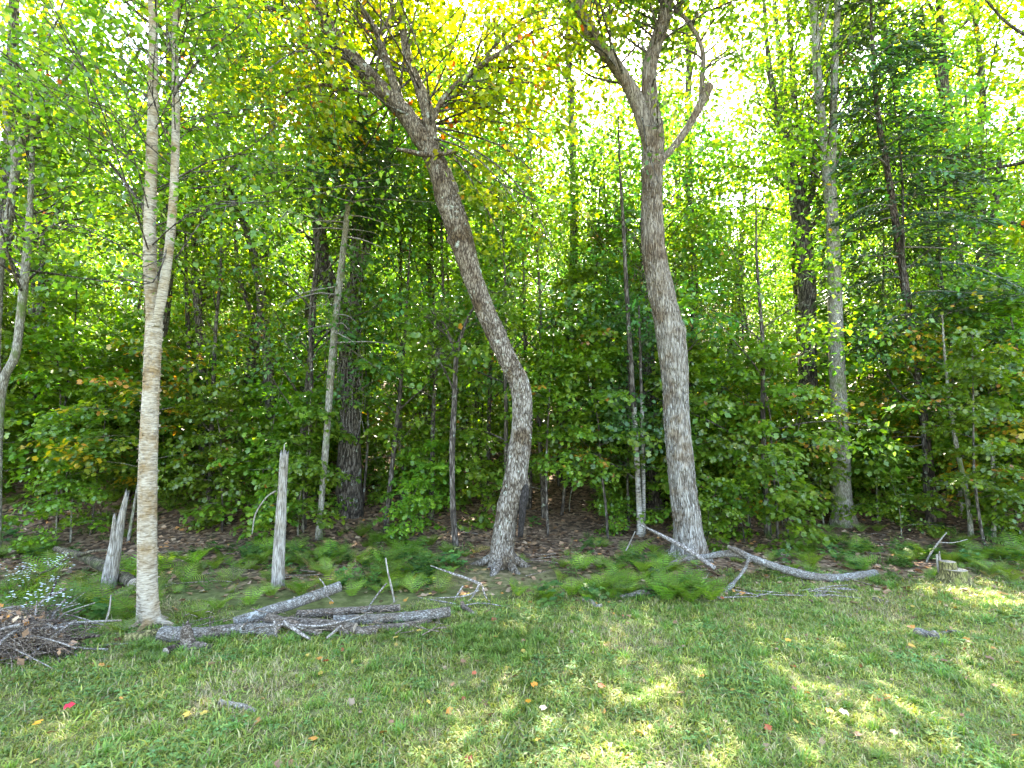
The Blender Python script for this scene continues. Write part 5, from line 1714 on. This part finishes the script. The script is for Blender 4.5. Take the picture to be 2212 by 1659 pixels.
# individual larger ferns
FM = [mesh_np('fronds', a[0], [a[1]], M['fern_single'], cols=a[2]) for a in ferns[:4]]
FERNS = [('big lush fern clump in front of the silver maple', [(1440, 1300, 2, 1.1), (1490, 1305, 2, 1.15), (1535, 1300, 0, 1.1), (1465, 1290, 0, 1.1), (1515, 1285, 2, 1.0)]),
         ('green fern at the lawn edge left of the silver maple', [(1180, 1300, 0, .9), (1235, 1290, 0, .9), (1300, 1280, 0, .9), (1360, 1270, 0, .9), (1330, 1240, 2, .8), (1270, 1300, 3, .9), (1120, 1290, 3, .8)]),
         ('yellow-green fern directly behind the log pile', [(470, 1320, 1, 1.1), (540, 1310, 1, 1.1), (585, 1290, 1, 1.0), (650, 1290, 1, 1.1), (710, 1280, 0, 1.0), (760, 1290, 1, 1.0), (430, 1340, 1, 1.0), (820, 1285, 1, .9)]),
         ('deep green fern beyond the logs on the slope', [(780, 1160, 2, .9), (815, 1175, 2, .9), (845, 1185, 2, 1.0), (900, 1190, 2, .9), (930, 1180, 0, .9)]),
         ('sunlit fern at the foot of the grey twin-stemmed tree', [(1860, 1150, 1, 1.0), (1895, 1150, 1, 1.0), (1935, 1100, 1, .9), (1790, 1150, 1, .9), (1880, 1110, 1, .9), (1960, 1090, 1, .9)]),
         ('fern beside the mossy cut stump', [(2140, 1240, 1, 1.1), (2100, 1225, 0, 1.0), (2190, 1215, 0, 1.0), (1960, 1220, 0, .9)]),
         ('fern between the brush heap and the birch', [(270, 1330, 1, 1.0), (225, 1320, 0, 1.1), (170, 1310, 0, 1.0), (262, 1370, 1, .8), (110, 1300, 0, 1.0)])]
for lab, lst in FERNS:
    for X_, Y_, v, s_ in lst:
        p = on_ground(X_, Y_)
        o = obj('fern', FM[v])
        o.location = p
        o.rotation_euler = (0, 0, random.random() * 6.28)
        o.scale = (s_ * .85,) * 3
        tag(o, lab, 'fern', lab.replace('fern', 'ferns', 1))


# leaf litter on the slope and fallen leaves on the lawn
def litter_mesh(name, g, n, xs, ys, size, cols, w, lift=.012, jn=.45, shape='lobed'):
    C = np.array(cols)
    c = np.stack([xs, ys, G(xs, ys) + lift * (.3 + g.random(n))], -1)
    a = g.random(n) * 6.283
    d = np.stack([np.cos(a), np.sin(a), g.normal(size=n) * .15], -1)
    e = .2
    slopey = (G(xs, ys + e) - G(xs, ys - e)) / (2 * e)
    nn = np.stack([0 * xs, -slopey, 1 + 0 * xs], -1) + jn * g.normal(size=(n, 3)) * np.array([1, 1, .2])
    col = C[g.choice(len(C), n, p=np.array(w) / np.sum(w))] * (.65 + .6 * g.random((n, 1)))
    return mesh_np(name, *[q for q in (lambda r_: (r_[0], [r_[1]]))(leaf_arrays(c, d, nn, size * (.6 + .7 * g.random(n)), col, shape))], M['litter'], cols=np.repeat(col, len(LEAF[shape][0]), 0))


g = np.random.default_rng(63)
n = 60000
y = 5.6 + 16 * g.random(n) ** 1.3
x = g.uniform(-1, 1, n) * (y * 1.12 + 1.5)
keep = g.random(n) < np.clip((y - 5.4) / 1.6, .05, 1)
x, y = x[keep], y[keep]
keep = g.random(len(x)) < .55 + .5 * vnoise(np.stack([x * 1.7, y * 1.7, 0 * x], -1), 41)
x, y = x[keep], y[keep]
lit = obj('leaf_litter', litter_mesh('leaf_litter', g, len(x), x, y, .085, [(0.2, 0.115, 0.058), (0.28, 0.17, 0.09), (0.12, 0.066, 0.035), (0.38, 0.26, 0.16), (.42, .2, .06)], [3, 3, 2.4, 1.5, .4], shape='simple'))
tag(lit, 'brown and russet dead leaves covering the forest slope', 'leaf litter', kind='stuff')
n = 620
y = 1.8 + 4.2 * g.random(n)
x = g.uniform(-1, 1, n) * (y * 1.1 + .8)
fl = obj('fallen_leaves', litter_mesh('fallen_leaves', g, n, x, y, .044, [(0.42, 0.2, 0.04), (0.3, 0.08, 0.03), (0.42, 0.3, 0.06), (.28, .2, .12), (.2, .11, .06)], [1.6, .8, 1.2, 2, 2.4], lift=.028, jn=.6))
tag(fl, 'small orange, tan and red leaves sprinkled over the lawn', 'fallen leaves', kind='stuff')
n = 260
tb = Tubes()
for k in range(n):
    yy = 6.2 + 9 * g.random() ** 1.4
    xx = g.uniform(-1, 1) * (yy * 1.05)
    a, L_ = g.random() * 3.14, .15 + .6 * g.random()
    d = np.array([math.cos(a), math.sin(a) * .7, 0]) * L_ / 2
    q = [np.array([xx, yy, 0]) + d * t + g.normal(size=3) * .02 for t in (-1, 0, 1)]
    q = [np.array([w_[0], w_[1], gz(w_[0], w_[1]) + .012 + .04 * g.random()]) for w_ in q]
    tb.add(np.array(q), [.009 * g.random() + .003, .006, .002], seg=4, n_per=2, cap=False)
tag(obj('forest_floor_twigs', tb.mesh('forest_floor_twigs', M['twig_brown'])), 'small dead sticks strewn over the leafy slope', 'twigs', kind='stuff')
# the leaves one can point to
BIG = [('bright red leaf lying on the lower left lawn', (135, 1548), (.55, .03, .02), .085), ('orange leaf below the middle of the lawn', (1148, 1500), (.6, .2, .03), .075),
       ('golden leaf just below the middle orange leaf', (1140, 1528), (.6, .34, .02), .07), ('yellow leaf on the right lawn', (1978, 1410), (.6, .36, .05), .085),
       ('pale buff leaf near the lawn centre bottom', (1177, 1552), (.55, .42, .3), .075), ('golden leaf near the lower left corner', (75, 1588), (.6, .32, .02), .08),
       ('yellow leaf at lower right of lawn with grass behind', (1697, 1398), (.6, .38, .04), .07), ('orange leaf by the sun patch under the silver maple', (1305, 1497), (.5, .14, .05), .08),
       ('cream leaf in the lower right lawn', (1835, 1560), (.5, .42, .28), .08), ('small orange leaf left of the lower right cream leaf', (1785, 1556), (.6, .22, .03), .065)]
for lab, px, c_, s_ in BIG:
    p = on_ground(*px)
    a = leaf_arrays(np.array([[0, 0, .05]]), np.array([[random.gauss(0, 1), random.gauss(0, 1), .15]]), np.array([[0, -.35, 1.0]]), np.array([s_ * .68]), np.array([c_]) * .72, 'lobed')
    o = obj('fallen_leaf', mesh_np('fallen_leaf', a[0], [a[1]], M['litter'], cols=a[2]))
    o.location = p
    tag(o, lab, 'leaf')

# white asters left
g = np.random.default_rng(64)
for lab, lst in (('tall white aster with fine leaves at the far left wood edge', [(30, 1255), (60, 1250), (95, 1235), (120, 1228), (75, 1275)]), ('leafy white aster behind the brush heap', [(70, 1330), (45, 1320), (100, 1322)])):
    for X_, Y_ in lst:
        p = on_ground(X_, Y_ + 55)
        r = thing('aster', lab, 'flower', p, lab.replace('aster', 'asters').replace('stalk', 'stalks'))
        tb = Tubes()
        tip = []
        for j in range(5):
            e = np.array([g.normal() * .1, g.normal() * .1, .3 + .1 * g.random()])
            tb.add(np.array([p, p + e * .6 + g.normal(size=3) * .01, p + e]), [.003, .0025, .0015], seg=3, n_per=2, cap=False)
            tip.append(p + e)
        obj('stems', tb.mesh('stems', M['moss_wood'], p), r)
        c = np.repeat(np.array(tip), 5, 0) + g.normal(size=(25, 3)) * .022 - p
        pa = []
        for j in range(5):
            a = j * 1.257
            pa.append(leaf_arrays(c, np.tile([math.cos(a), math.sin(a), .1], (25, 1)), np.tile([0, -.4, 1.0], (25, 1)), np.full(25, .011), np.full((25, 3), .7), 'simple'))
        v, f, cc = join_arrays(pa)
        obj('flowers', mesh_np('flowers', v, [f], M['petal'], cols=cc), r)
        m = 60
        pp = np.array([p * (1 - t) + tip[k % 5] * t for k, t in enumerate(g.random(m))]) - p
        v, f, cc = leaf_arrays(pp, rand_dirs(m, g), np.array([0, 0, 1.]) + .4 * g.normal(size=(m, 3)), np.full(m, .035), np.tile([.06, .13, .04], (m, 1)), 'needle')
        obj('leaves', mesh_np('leaves', v, [f], M['fern_single'], cols=cc), r)

tot = sum(len(me.loops) - 2 * len(me.polygons) for me in bpy.data.meshes)
print('unique triangles', tot)
